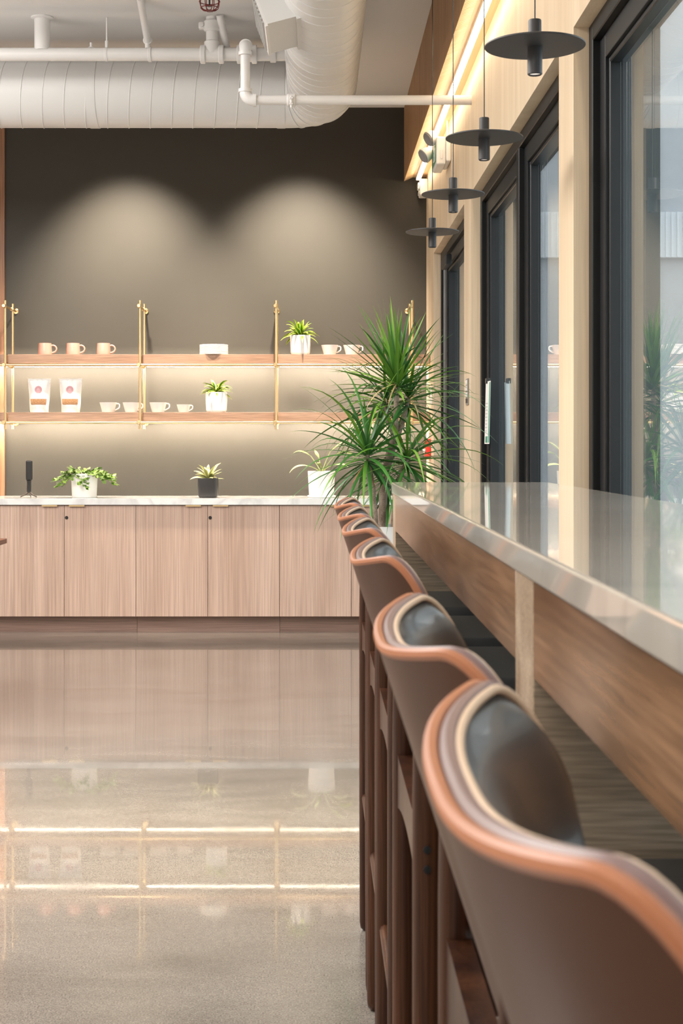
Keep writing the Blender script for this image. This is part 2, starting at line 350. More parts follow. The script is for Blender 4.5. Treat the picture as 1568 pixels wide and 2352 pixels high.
# window wall: pale veneer lining inside, slate cladding outside
OPEN = [(-1.05, 1.49, 0.12), (1.75, 4.289, 0.12), (4.547, 7.106, 0.12), (7.435, 9.34, 0.0)]
HEAD = 2.41
def wall_with_openings(x0, x1):
    bm = NB(); y = -3.2
    for a, b, s in OPEN:
        bm_box(bm, x0, x1, y, a, 0, HEAD); y = b
        if s: bm_box(bm, x0, x1, a, b, 0, s)
    bm_box(bm, x0, x1, y, YB, 0, HEAD)
    bm_box(bm, x0, x1, -3.2, YB, HEAD, ZC)
    return bm
struct('wall_right', wall_with_openings(XW, 0.875), M['veneer'])
struct('wall_outside', wall_with_openings(0.875, 1.0), M['cladding'])
def window(name, a, b, z0, mull, stile, glass_x=0.85, handle=False):
    e = bpy.data.objects.new(name, None); C.objects.link(e); e.location = (0.79, (a+b)/2, z0); e['kind'] = 'structure'
    f = 0.052; x0, x1 = XW+0.044, 0.873; zt = HEAD
    bm = NB()
    bm_box(bm, x0, x1, a, a+f, z0, zt, 0.003, 1); bm_box(bm, x0, x1, b-f, b, z0, zt, 0.003, 1)
    bm_box(bm, x0, x1, a+f, b-f, zt-f, zt, 0.003, 1); bm_box(bm, x0, x1, a+f, b-f, z0, z0+f, 0.003, 1)
    obj('frame', bm, M['alu'], e)
    bays = [(a+f, b-f)]
    if mull:
        c = mull; obj('mullion', box(x0, x1, c-0.035, c+0.035, z0+f, zt-f, 0.003, 1), M['alu'], e)
        bays = [(a+f, c-0.035), (c+0.035, b-f)]
    for p, q in bays:
        bm = NB(); s = stile; xs0, xs1 = x0+0.022, 0.868; zz0, zz1 = z0+f, zt-f
        for (ya, yb, za, zb) in ((p, p+s, zz0, zz1), (q-s, q, zz0, zz1), (p+s, q-s, zz1-0.07, zz1), (p+s, q-s, zz0, zz0+0.09)):
            bm_box(bm, xs0, xs1, ya, yb, za, zb, 0.004, 2)
        # glazing bead
        s2 = 0.016
        for (ya, yb, za, zb) in ((p+s, p+s+s2, zz0+0.09, zz1-0.07), (q-s-s2, q-s, zz0+0.09, zz1-0.07)):
            bm_box(bm, xs0+0.010, xs1-0.01, ya, yb, za, zb, 0.003, 1)
        bm_box(bm, xs0+0.010, xs1-0.01, p+s+s2, q-s-s2, zz1-0.07-s2, zz1-0.07, 0.003, 1)
        obj('sash', bm, M['alu2'], e)
        obj('glass_pane', box(glass_x, glass_x+0.004, p+s*0.5, q-s*0.5, zz0+0.05, zz1-0.04), M['glass'], e)
    if handle:
        bm = tube([(x0-0.005, a+f+0.07, 0.86), (x0-0.045, a+f+0.07, 0.86), (x0-0.045, a+f+0.07, 1.35), (x0-0.005, a+f+0.07, 1.35)], 0.011, 10); bm.free()
        obj('closer', box(x0-0.035, x0+0.0, b-0.75, b-0.45, zt-0.16, zt-0.10, 0.006), M['alu2'], e)
        obj('edge_strip', box(x0+0.012, x0+0.023, b-f-0.012, b-f, 0.1, zt-f-0.02), M['steel'], e)
    return e
window('window_1', *OPEN[1], 3.0, 0.075)
window('window_2', *OPEN[2], 5.80, 0.075)
window('window_3', *OPEN[0], 0.25, 0.075)
window('door_1', OPEN[3][0], OPEN[3][1], 0.0, None, 0.12, handle=True)

# slatted bulkhead along the window wall, with the cove soffit behind it
BX, BZ = 0.599, 2.975
t1 = struct('trim_1', box(BX+0.018, BX+0.052, -3.2, YB, BZ+0.026, ZC), M['slat'])
bm = NB(); y = 2.2
while y < YB-0.004:
    w = min(0.0195, YB-0.001-y); bm_prism(bm, [(BX, y, BZ), (BX+0.055, y, BZ+0.024), (BX+0.055, y, ZC-0.001), (BX, y, ZC-0.001)], (0, w, 0)); y += 0.0248  # underside sloped to catch the cove light
sl = obj('slat', bm, M['slat'], t1); sl['kind'] = 'stuff'
bm = NB(); y = 2.2
while y < YB-0.004:
    w = min(0.0197, YB-0.001-y); bm_prism(bm, [(BX-0.0002, y-0.0002, BZ-0.003), (BX+0.0552, y-0.0002, BZ+0.021), (BX+0.0552, y-0.0002, BZ+0.0238), (BX-0.0002, y-0.0002, BZ-0.0002)], (0, w, 0)); y += 0.0248
sl = obj('lit_slat_end', bm, M['lit_slat_end'], t1); sl['kind'] = 'stuff'  # pale strips stand in for light bounced under the slats
struct('trim_2', box(BX+0.055, XW, -3.2, YB, 2.998, 3.03), M['soffit'])
# walnut panel covering the left end of the back wall
struct('trim_3', box(-4.4, WX(10, 9.93), YB-0.022, YB, 0.86, WZ(293, 9.93)+0.4), M['panel_wood'])

# outside
struct('floor_outside', box(1.0, 16, -12, 30, -0.2, -0.02), M['paving'])
xo = struct('wall_neighbour', box(1.05, 14, 13.0, 13.3, -0.02, 6.0), M['stucco'])
bm = NB(); bm_box(bm, 1.05, 14, 12.93, 13.0, 2.84, 3.235)
for k in range(150): bm_box(bm, 1.06+k*0.05, 1.075+k*0.05, 12.915, 12.93, 2.84, 3.235)
rb = obj('ribbed_panel', bm, M['ribbed'], xo); rb['kind'] = 'stuff'

# ------------------------------------------------------------------ bar ledge
BXF, BTOP, BEND, BNEAR = 0.197, 1.104, 3.816, -1.0
bar = thing('bar_counter', (0.45, 1.4, 0), 'long window bar with a polished pale stone top and walnut apron', 'bar counter')
obj('countertop', box(BXF, 0.60, BNEAR, BEND, BTOP-0.0286, BTOP, 0.0035, 2), M['stone'], bar)
obj('back_ledge', box(0.60, XW-0.002, BNEAR, BEND, BTOP-0.055, BTOP-0.03), M['bar_panel'], bar)
ZA = 0.985
for a, b in ((1.484, 3.70), (-0.85, 1.363)):
    obj('apron', box(BXF+0.004, BXF+0.024, a+0.0008, b-0.0008, ZA, BTOP-0.0288, 0.001, 1), M['bar_wood'], bar)
for a, b in ((1.363, 1.484), (3.70, BEND-0.004), (BNEAR+0.02, -0.85)):
    obj('support_panel', box(BXF+0.004, 0.70, a, b, 0.0, BTOP-0.0288, 0.001, 1), M['bar_panel'], bar)

# ------------------------------------------------------------------ bar stools
def stool_surface():
    nu, nv = 56, 16; phm = math.radians(66)
    cols = []
    def plan(ph):
        s, c = math.sin(abs(ph)), max(math.cos(ph), 0.0); k = 0.77
        return (math.copysign(0.222*s**k, ph), 0.142*(1-c**k))
    # arc length from the end
    N_ = 400; arr = [plan(-phm+2*phm*i/N_) for i in range(N_+1)]
    L = [0]
    for p, q in zip(arr, arr[1:]): L.append(L[-1]+math.hypot(q[0]-p[0], q[1]-p[1]))
    tot = L[-1]
    def at(l):
        for i in range(1, len(L)):
            if L[i] >= l: 
                f = (l-L[i-1])/max(1e-9, L[i]-L[i-1]); return (arr[i-1][0]+(arr[i][0]-arr[i-1][0])*f, arr[i-1][1]+(arr[i][1]-arr[i-1][1])*f)
        return arr[-1]
    rc, rv = 0.05, 0.085
    for i in range(nu+1):
        u = -1+2*i/nu
        uu = math.copysign(1-(1-abs(u))**1.35, u)      # denser towards the wing ends
        l = (uu+1)/2*tot; w, d = at(l); e = min(l, tot-l)
        T = 0.147-0.019*min(1, (abs(w)/0.2)**2)
        if e < rc: T += rv*(1-math.sqrt(max(0, 1-((rc-e)/rc)**2)))
        col = []
        for j in range(nv+1):
            v = j/nv; dr = T+v*(0.435-T)
            col.append(V((0.046+0.33*(1-0.35*(w/0.21)**2)*(dr-0.147)+d, w*(1-0.05*(dr-0.147)/0.29), EYE-dr)))
        cols.append(col)
    return cols
def grid_normals(g):
    n, m = len(g), len(g[0]); R = []
    for i in range(n):
        r = []
        for j in range(m):
            a = g[min(i+1, n-1)][j]-g[max(i-1, 0)][j]; b = g[i][min(j+1, m-1)]-g[i][max(j-1, 0)]
            k = a.cross(b); k = k.normalized() if k.length > 1e-9 else V((1, 0, 0))
            if k.dot(V((0.12+0.05-g[i][j].x*0, -g[i][j].y*1.6, 0))) < 0: k = -k
            r.append(k)
        R.append(r)
    return R
def bm_slab(bm, A, B):
    n, m = len(A), len(A[0])
    a = [[bm.verts.new(p) for p in c] for c in A]; b = [[bm.verts.new(p) for p in c] for c in B]
    for i in range(n-1):
        for j in range(m-1):
            bm.faces.new((a[i][j], a[i+1][j], a[i+1][j+1], a[i][j+1])); bm.faces.new((b[i][j], b[i][j+1], b[i+1][j+1], b[i+1][j]))
    for i in range(n-1):
        bm.faces.new((a[i][0], b[i][0], b[i+1][0], a[i+1][0])); bm.faces.new((a[i][m-1], a[i+1][m-1], b[i+1][m-1], b[i][m-1]))
    for j in range(m-1):
        bm.faces.new((a[0][j], a[0][j+1], b[0][j+1], b[0][j])); bm.faces.new((a[n-1][j], b[n-1][j], b[n-1][j+1], a[n-1][j+1]))
def make_stool(yc, label):
    st = thing('bar_stool', (0.3, yc, 0), label, 'bar stool', 'stools along the window bar')
    O = V((0, yc, 0))
    g = stool_surface(); nn = grid_normals(g)
    off = lambda o: [[g[i][j]+nn[i][j]*o+O for j in range(len(g[0]))] for i in range(len(g))]
    bm = NB(); bm_slab(bm, off(0.0), off(0.011)); shell = obj('backrest_shell', bm, M['leather_out'], st, 60)
    def rim(o, sink, jmax):
        n = len(g); path = []
        for j in range(jmax, 0, -1): path.append(g[0][j]+nn[0][j]*o+O)
        for i in range(n):
            path.append(g[i][0]+nn[i][0]*o+O)
        for j in range(1, jmax+1): path.append(g[n-1][j]+nn[n-1][j]*o+O)
        ctr = V((0.14, yc, 0.9))
        return [p+(ctr-p).normalized()*sink for p in path]
    obj('edge_band', tube(rim(0.0030, 0.0, 15), 0.0043, 8), M['leather_edge'], shell)
    obj('lining', tube(rim(0.0105, 0.002, 15), 0.0046, 8), M['lining'], shell)
    # cushion: thin at its border, fuller in the middle
    n, m = len(g), len(g[0]); A = []; B = []
    for i in range(n):
        ra, rb2 = [], []
        for j in range(m):
            e = min(1, min(i, n-1-i)/7.0, (j+0.0)/3.0); e = max(0, e); e = math.sqrt(e*(2-e))
            ra.append(g[i][j]+nn[i][j]*0.0115+O+V((0, 0, -0.003 if j == 0 else 0)))
            rb2.append(g[i][j]+nn[i][j]*(0.016+0.016*e)+O+V((0, 0, -0.004 if j == 0 else 0)))
        A.append(ra); B.append(rb2)
    bm = NB(); bm_slab(bm, A, B); cu = obj('back_cushion', bm, M['leather_black'], st, 70)
    obj('piping', tube(rim(0.0155, 0.003, 15), 0.0027, 8), M['piping'], cu)
    # seat
    obj('seat', box(0.150, 0.50, yc-0.20, yc+0.20, 0.780, 0.842, 0.026, 4), M['leather_black'], st)
    obj('seat_pan', box(0.150, 0.495, yc-0.195, yc+0.195, 0.765, 0.779, 0.004, 2), M['stool_wood'], st)
    RL, FL, HW = 0.127, 0.475, 0.213
    def rail(bm, p, q, along):
        # arched rail: deeper at the legs
        pts = []; k = 10
        for i in range(k+1):
            f = i/k; pts.append((f, 0.712-0.022*abs(2*f-1)**2.2))
        prof = [(f, z) for f, z in pts]+[(1, 0.7645), (0, 0.7645)]
        if along == 'x': bm_prism(bm, [V((p[0]+(q-p[0])*f, p[1]-0.011, z)) for f, z in prof], (0, 0.022, 0))
        else: bm_prism(bm, [V((p[0]-0.011, p[1]+(q-p[1])*f, z)) for f, z in prof], (0.022, 0, 0))
    for s in (-1, 1):
        bm = NB(); rail(bm, (RL+0.014, yc+s*HW), FL-0.014, 'x'); obj('side_rail', bm, M['stool_wood'], st)
    for x in (RL, FL):
        bm = NB(); rail(bm, (x, yc-HW+0.014), yc+HW-0.014, 'y'); obj('cross_rail', bm, M['stool_wood'], st)
    for x in (RL, FL):
        for s in (-1, 1):
            y = yc+s*HW
            if x == FL: bml = lathe([(0, 0.0), (0.009, 0.0), (0.0145, 0.006), (0.0165, 0.02), (0.0175, 0.35), (0.0175, 0.754), (0.013, 0.764), (0, 0.764)], (x, y, 0), 16)
            else: bml = tube([(x, y, 0.0), (x, y, 0.002), (x, y, 0.007), (x, y, 0.02), (x, y, 0.35), (x, y, 0.80), (x, y, 0.87), (x+0.001, y, 0.892), (x+0.002, y, 0.898), (x+0.002, y, 0.900)], [0.008, 0.010, 0.0145, 0.0165, 0.0175, 0.0175, 0.0165, 0.0145, 0.010, 0.005], 16)
            lg = obj('leg', bml, M['stool_wood'], st)
            if x == RL:
                bm = NB()
                for z in (0.727, 0.749): bm_lathe(bm, [(0, 0.0), (0.0045, 0.0), (0.0045, 0.0022), (0, 0.003)], (x-0.002, y-0.0172, z), 10, axis=(0, -1, 0))
                obj('screw', bm, M['alu2'], lg)
    for z, a, b in ((0.27, (RL, -HW), (FL, -HW)), (0.27, (RL, HW), (FL, HW)), (0.22, (FL, -HW), (FL, HW)), (0.33, (RL, -HW), (RL, HW))):
        pa, pb = V((a[0], yc+a[1], z)), V((b[0], yc+b[1], z)); d = (pb-pa).normalized()*0.015
        obj('stretcher', tube([pa+d, pb-d], 0.0115, 10), M['stool_wood'], st)
    return st
ST = [(3.45, 'farthest bar stool, next to the end of the stone bar by the tall plant'),
      (2.93, 'second bar stool from the plant end, behind the farthest one'),
      (2.455, 'third bar stool from the plant end, brown leather back with black cushion'),
      (1.88, 'fourth bar stool from the plant end, just beyond the wooden bar support'),
      (1.105, 'fifth bar stool from the plant end, second nearest to the viewer'),
      (0.63, 'nearest bar stool, large blurred tan-edged back cut off by the frame')]
proto = make_stool(*ST[0])
for yc, lb in ST[1:]: dup(proto, (0.304 if yc < 1 else 0.3, yc, 0), lb)

# ------------------------------------------------------------------ credenza along the back wall
ZD = 9.44
kx = lambda px: WX(px, ZD)
DT, DB = WZ(1161, ZD), WZ(1416, ZD)
def cabinet(x0, x1, label, lock):
    t = thing('base_cabinet', ((x0+x1)/2, 9.68, 0), label, 'cabinet', 'pale oak base cabinets along the dark wall')
    obj('body', box(x0+0.001, x1-0.001, ZD+0.02, YB-0.001, DB, DT+0.004), M['door_wood'], t)
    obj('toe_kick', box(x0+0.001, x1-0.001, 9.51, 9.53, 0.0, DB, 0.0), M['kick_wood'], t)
    xm = (x0+x1)/2
    for a, b, s in ((x0, xm, 1), (xm, x1, -1)):
        d = obj('door', box(a+0.0014, b-0.0014, ZD, ZD+0.019, DB, DT, 0.0008, 1), M['door_wood'], t)
        hx0, hx1 = (b-0.140, b-0.042) if s > 0 else (a+0.034, a+0.132)
        bm = NB(); bm_box(bm, hx0, hx1, ZD-0.016, ZD+0.018, DT+0.0005, DT+0.003); bm_box(bm, hx0, hx1, ZD-0.018, ZD-0.015, DT-0.006, DT+0.003)
        obj('edge_pull', bm, M['brass'], d)
        if s < 0 and lock:
            bm = lathe([(0, 0), (0.0085, 0), (0.011, -0.001), (0.011, 0.003), (0.0, 0.003)], (a+0.016, ZD, DT-0.078), 16, axis=(0, -1, 0))
            obj('lock', bm, M['black_plastic'], d)
    return t
uw = kx(477+164.6)-kx(312)
cabinet(kx(312)-2*uw, kx(312)-uw, 'pale oak cabinet at the far left, mostly outside the frame', True)
cabinet(kx(312)-uw, kx(312), 'pale oak two-door cabinet under the trailing plant and tripod', True)
cabinet(kx(312), kx(312)+uw, 'pale oak two-door cabinet under the small black pot', True)
cabinet(kx(312)+uw, kx(312)+2*uw, 'pale oak two-door cabinet at the right, partly behind the stools', False)
CT = EYE-0.341
o = obj('cabinet_worktop', box(kx(312)-2*uw, XW-0.002, 9.42, YB-0.001, DT+0.0045, CT, 0.0015, 2), M['marble'])
tag(based(o, (-1.0, 9.68, DT+0.0045)), 'white marble worktop running along the oak cabinets', 'worktop')
obj('filler', box(kx(312)+2*uw+0.001, XW-0.002, ZD+0.002, ZD+0.02, 0.0, DT), M['door_wood'], o)

# ------------------------------------------------------------------ brass wall shelf
YF, YR = 9.58, 9.82
posts = [WX(12-310.6, YF), WX(12, YF), WX(321.5, YF), WX(634, YF), WX(946, YF)]
zT, zB = WZ(690, YF), WZ(986, YF)
zr1, zr2 = WZ(838, YF), WZ(970.5, YF)
sh = thing('wall_shelf', (-0.67, YR, zB), 'brass framed wall shelf with two walnut levels on the dark wall', 'shelf')
for x in posts:
    obj('front_post', tube([(x, YF, zB), (x, YF, zT)], 0.0083, 12), M['brass'], sh)
    obj('rear_post', tube([(x, YR, zB+0.004), (x, YR, zT)], 0.0083, 12), M['brass'], sh)
    zc = zT-0.036
    for z in (zc, zr1, zr2):
        bm = NB()
        bm_tube(bm, [(x-0.006, YF-0.018, z), (x-0.006, YB-0.002 if z != zr1 else YR+0.012, z)], 0.0075, 12)
        bm_lathe(bm, [(0, 0), (0.0115, 0), (0.013, 0.002), (0.013, 0.014), (0.010, 0.018), (0, 0.018)], (x-0.006, YF-0.010, z), 20, axis=(0, -1, 0))
        bm_lathe(bm, [(0, 0), (0.012, 0), (0.0135, 0.003), (0.012, 0.02), (0, 0.02)], (x-0.003, YR-0.02, z), 16, axis=(0, 1, 0))
        if z != zr1: bm_lathe(bm, [(0, 0), (0.019, 0), (0.019, 0.008), (0.010, 0.016), (0, 0.016)], (x-0.006, YB-0.0005, z), 20, axis=(0, -1, 0))
        obj('connector', bm, M['brass'], sh)
BT1, BB1, BT2, BB2 = WZ(814, 9.62), WZ(835, 9.62), WZ(947, 9.62), WZ(967.5, 9.62)
xr = XW-0.004
for z, bt, bb in ((zr1, BT1, BB1), (zr2, BT2, BB2)):
    obj('rail', tube([(posts[0], YF, z), (XW-0.001, YF, z)], 0.0075, 12), M['brass'], sh)
    for a, b in list(zip(posts, posts[1:]))+[(posts[-1], xr)]:
        bd = obj('shelf_board', box(a+0.0105, b-0.010 if b != xr else xr, 9.612, 9.80, bb, bt, 0.001, 1), M['shelf_wood'], sh)
        q0, q1 = a+0.02, (b-0.02 if b != xr else xr-0.01)
        bm = NB(); bm_prism(bm, [(q0, 9.776, bb-0.0002), (q0, 9.800, bb-0.0002), (q0, 9.788, bb-0.0115), (q0, 9.776, bb-0.0115)], (q1-q0, 0, 0))
        obj('led_channel', bm, M['white_plastic'], bd)  # channel added to block the strip's light towards the room
        bm = NB(); bm_prism(bm, [(q0, 9.8006, bb-0.0004), (q0, 9.8012, bb-0.0006), (q0, 9.7892, bb-0.0117), (q0, 9.7886, bb-0.0115)], (q1-q0, 0, 0))
        obj('led_strip', bm, M['led_shelf'], bd)
        obj('led_diffuser', box(q0, q1, 9.7775, 9.7865, bb-0.0130, bb-0.0117), M['led_glow'], bd)

# ------------------------------------------------------------------ things on the shelf
YS = 9.69
def make_mug(x, z, label):
    t = thing('pink_mug', (x, YS, z), label, 'mug', 'pink mugs on the upper shelf')
    h = 0.0765; r = 0.0455
    pr = [(0, 0.0), (r*0.94, 0.0), (r, 0.004), (r*0.99, 0.03), (r*0.93, h-0.002), (r*0.91, h), (r*0.87, h-0.001), (r*0.92, 0.012), (r*0.8, 0.006), (0, 0.006)]
    obj('body', lathe(pr, (x, YS, z), 40), M['pink'], t)
    pts = [(x+0.041, YS, z+0.061)]+[(x+0.049+0.026*math.sin(a)*1.0, YS, z+0.040+0.024*math.cos(a)) for a in [0.1+i*0.42 for i in range(8)]]+[(x+0.0425, YS, z+0.014)]
    obj('handle', tube(pts, 0.0055, 10), M['pink'], t)
    return t
mg = make_mug(WX(103.5, YS), BT1, 'left pink mug on the upper shelf')
dup(mg, (WX(168, YS), YS, BT1), 'middle pink mug on the upper shelf')
dup(mg, (WX(238, YS), YS, BT1), 'right pink mug on the upper shelf, nearest the brass post')
def make_cup(x, z, s, label, group):
    t = thing('coffee_cup', (x, YS, z), label, 'cup', group)
    h = 0.066*s; R = 0.0575*s; r = 0.040*s
    pr = [(0, 0), (r*0.9, 0), (r, 0.003), (R*0.985, h*0.97), (R, h), (R*0.965, h), (r*0.95, 0.006), (0, 0.006)]
    obj('body', lathe(pr, (x, YS, z), 40), M['white_glaze'], t)
    pts = [(x+0.051*s, YS, z+0.058*s), (x+0.066*s, YS, z+0.058*s), (x+0.0735*s, YS, z+0.052*s), (x+0.0735*s, YS, z+0.036*s), (x+0.068*s, YS, z+0.028*s), (x+0.044*s, YS, z+0.014*s)]
    obj('handle', tube(pts, 0.0042*s, 8), M['white_glaze'], t)
    return t
g1, g2 = 'white cups on the lower shelf', 'white cups on the upper shelf'
cp = make_cup(WX(248.5, YS), BT2, 1.0, 'leftmost white cup on the lower shelf, right of the pouches', g1)
dup(cp, (WX(301.5, YS), YS, BT2), 'white cup just behind the brass post on the lower shelf', g1)
dup(cp, (WX(363, YS), YS, BT2), 'white cup just right of the brass post on the lower shelf', g1)
make_cup(WX(421.5, YS), BT2, 0.80, 'smallest white cup, left of the potted plant on the lower shelf', g1)
c2 = make_cup(WX(757, YS), BT1, 0.98, 'white cup beside the potted plant on the upper shelf', g2)
dup(c2, (WX(807.5, YS), YS, BT1), 'white cup at right on the upper shelf, its handle behind palm leaves', g2)
# plates
px = WX(491, YS); n = 8
for k in range(n):
    z = BT1+k*0.0083
    pr = [(0, 0), (0.052, 0), (0.075, 0.0005), (0.0905, 0.0012), (0.0930, 0.0034), (0.0938, 0.0058), (0.0930, 0.0080), (0.086, 0.0076), (0.054, 0.0025), (0, 0.0025)]
    o = obj('plate', lathe(pr, (px+random.uniform(-.0006, .0006), YS, z), 48), M['white_glaze'])
    nm = ['bottom', 'second', 'third', 'fourth', 'fifth', 'sixth', 'seventh', 'top'][k]
    tag(based(o, (px, YS, z)), '%s white plate%s of the stack on the upper shelf' % (nm, '' if k in (0, 7) else ' from the bottom'), 'plate', 'stacked white plates')
# pouches
def pouch(xc, label):
    w0, w1, h = 0.059, 0.075, 0.222
    t = thing('granola_pouch', (xc, YS, BT2), label, 'pouch', 'white pouches on the lower shelf')
    nx, nz = 14, 20; A, B = [], []
    for i in range(nx+1):
        a, b = [], []
        for j in range(nz+1):
            u = -1+2*i/nx; v = j/nz
            w = w0+(w1-w0)*v**0.9; d = 0.034*(1-v)**0.75*math.sqrt(max(0, 1-abs(u)**3))+0.0016
            x = xc+u*w+0.002*math.sin(9*v+xc*40)*(1-v); rip = 0.0016*math.sin(14*u+11*v+xc*70)*(1-abs(u))
            a.append(V((x, YS-d+rip, BT2+h*v))); b.append(V((x, YS+d, BT2+h*v)))
        A.append(a); B.append(b)
    bm = NB(); bm_slab(bm, A, B); body = obj('body', bm, M['paper_bag'], t, 70)
    obj('seal_strip', box(xc-w1+0.001, xc+w1-0.001, YS-0.005, YS+0.005, BT2+h-0.028, BT2+h-0.001, 0.0015, 1), M['white_plastic'], t)
    def front(v): return YS-0.034*(1-v)**0.75-0.0016
    def patch(name, mat, pts, lift, par):
        bm = NB(); k = [bm.verts.new((x, front((z-BT2)/h)-lift*(1-0.4*abs(x-xc)/w0), z)) for x, z in pts]
        bm.faces.new(k); r = bmesh.ops.extrude_face_region(bm, geom=bm.faces[:])
        bmesh.ops.translate(bm, verts=[q for q in r['geom'] if isinstance(q, bmesh.types.BMVert)], vec=(0, 0.003, 0))
        return obj(name, bm, mat, par)
    zc = BT2+0.150
    lb = patch('round_label', M['label_pink'], [(xc-0.004+0.0235*math.cos(2*PI*i/28), zc+0.0235*math.sin(2*PI*i/28)) for i in range(28)], 0.003, t)
    for dz, ww in ((0.003, 0.007), (-0.004, 0.011)):
        patch('label_mark', M['white_plastic'], [(xc-0.004-ww, zc+dz), (xc-0.004+ww, zc+dz), (xc-0.004+ww, zc+dz+0.002), (xc-0.004-ww, zc+dz+0.002)], 0.0042, lb)
    z0, z1 = BT2+0.052, BT2+0.089
    patch('window', M['granola'], [(xc-0.050, z0+0.003), (xc-0.047, z0), (xc+0.047, z0), (xc+0.050, z0+0.003), (xc+0.052, z1-0.002), (xc+0.049, z1), (xc-0.051, z1), (xc-0.054, z1-0.003)], 0.003, t)
    return t
pouch(WX(90.5, YS), 'left white granola pouch with round pink label on lower shelf')
pouch(WX(162.5, YS), 'right white granola pouch, nearer the white cups')

# ------------------------------------------------------------------ plants
def bm_leaf(bm, base, az, el, L, w, droop, seg=8, roll=0.0, fold=0.25, wpeak=0.3, tip=0.02, curl=0.0, uvl=None, w0=0.35):
    uvl = uvl or bm.loops.layers.uv.verify()
    d = V((math.cos(el)*math.cos(az), math.cos(el)*math.sin(az), math.sin(el))); p = V(base)
    side0 = V((-math.sin(az), math.cos(az), 0)); rings = []; st = L/seg
    for i in range(seg+1):
        t = i/seg
        prof = (w0+(1-w0)*(t/wpeak) if t < wpeak else max(tip, (1-((t-wpeak)/(1-wpeak))**1.7)))
        hw = w*0.5*prof
        s = (side0-d*side0.dot(d)).normalized(); u = s.cross(d).normalized()
        s2 = s*math.cos(roll)+u*math.sin(roll); u2 = u*math.cos(roll)-s*math.sin(roll)
        rings.append((bm.verts.new(p-s2*hw+u2*hw*fold), bm.verts.new(p), bm.verts.new(p+s2*hw+u2*hw*fold)))
        p = p+d*st; d = d+V((0, 0, -1))*droop*st*(0.4+1.2*t)+side0*curl*st; d.normalize()
    for i in range(seg):
        a, b = rings[i], rings[i+1]
        for k in range(2):
            f = bm.faces.new((a[k], a[k+1], b[k+1], b[k]))
            for lp, (uu, vv) in zip(f.loops, ((k/2, i/seg), ((k+1)/2, i/seg), ((k+1)/2, (i+1)/seg), (k/2, (i+1)/seg))): lp[uvl].uv = (uu, vv)
    return p
def leaf(parent, mat, *a, **k):
    bm = NB(); bm_leaf(bm, *a, **k)
    for f in bm.faces: f.smooth = True
    bmesh.ops.translate(bm, verts=bm.verts, vec=-V(root_of(parent).location))
    me = bpy.data.meshes.new('leaf'); bm.to_mesh(me); bm.free(); me.materials.append(mat)
    o = bpy.data.objects.new('leaf', me); C.objects.link(o); o.parent = parent; return o
R = random.uniform
# dracaena in a tall planter beyond the end of the bar
ZP = 6.0
base = P(893, 1215, ZP); base.z = 0
dr = thing('potted_dracaena', base, 'tall spiky green dracaena in a pale planter beyond the bar end', 'plant')
pt = WZ(1207, ZP)
obj('planter', lathe([(0, 0), (0.085, 0), (0.092, 0.01), (0.118, pt-0.02), (0.120, pt), (0.108, pt), (0.106, pt-0.05), (0, pt-0.05)], base, 36), M['planter'], dr)
obj('soil', lathe([(0, 0.012), (0.06, 0.008), (0.1045, 0)], (base.x, base.y, pt-0.049), 24), M['soil'], dr)
def PZ(px, py, dz=0): return P(px, py, ZP+dz)
def spline(pts, n=6):
    out = []
    q = [pts[0]]+list(pts)+[pts[-1]]
    for i in range(1, len(q)-2):
        a, b, c, d = q[i-1], q[i], q[i+1], q[i+2]
        for k in range(n):
            t = k/n; out.append(0.5*((2*b)+(c-a)*t+(2*a-5*b+4*c-d)*t*t+(3*b-a-3*c+d)*t**3))
    out.append(q[-2]); return out
heads = {'h1': PZ(911, 880, 0), 'h2': PZ(884, 925, .06), 'h3': PZ(938, 915, .05), 'h4': PZ(844, 1045, -.08), 'h5': PZ(935, 1055, -.04), 'h6': PZ(890, 1090, .1)}
def trunk(pts, r0, r1):
    sp = spline(pts); n = len(sp)
    rs = [(r0+(r1-r0)*i/(n-1))*(1+0.07*math.sin(i*2.4)) for i in range(n)]
    obj('trunk', tube(sp, rs, 12), M['bark'], dr)
zs = pt-0.05
def at_soil(px, dz): 
    v = PZ(px, 1215, dz); v.z = zs; return v
trunk([at_soil(881, 0.02), PZ(880, 1130, .02), PZ(893, 1050, 0), PZ(908, 1002, 0)], 0.018, 0.016)
trunk([PZ(907, 1006, 0), PZ(909, 950, 0), heads['h1']], 0.013, 0.009)
trunk([PZ(906, 1006, 0), PZ(891, 965, .03), heads['h2']], 0.011, 0.008)
trunk([PZ(908, 1006, 0), PZ(923, 975, .02), heads['h3']], 0.012, 0.008)
trunk([at_soil(866, -0.03), PZ(857, 1130, -.05), heads['h4']], 0.010, 0.008)
trunk([at_soil(900, -0.02), PZ(912, 1120, -.03), heads['h5']], 0.011, 0.008)
trunk([at_soil(886, 0.05), PZ(886, 1150, .08), heads['h6']], 0.010, 0.008)
D2R = math.radians
def crown(h, n, el0, el1, L0, L1, w, dr0, dr1, mats, az0=0, az1=360):
    hp = heads[h]
    for k in range(n):
        f = (k+0.5)/n; az = D2R(az0+((k*137.5) % 360)/360*(az1-az0)+R(-8, 8)); el = D2R(el0+(el1-el0)*f+R(-7, 7))
        b = hp+V((0, 0, (f-0.6)*0.055))
        leaf(dr, random.choice(mats), b, az, el, R(L0, L1), w*R(0.8, 1.15), R(dr0, dr1), seg=9, roll=R(-.5, .5), fold=0.3, wpeak=0.22, tip=0.0, curl=R(-.6, .6), w0=0.55)
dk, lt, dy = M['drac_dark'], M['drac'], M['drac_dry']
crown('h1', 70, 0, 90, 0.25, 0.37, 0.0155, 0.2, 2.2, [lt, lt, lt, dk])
crown('h2', 40, -35, 65, 0.28, 0.42, 0.013, 2.0, 7.0, [dk, dk, lt])
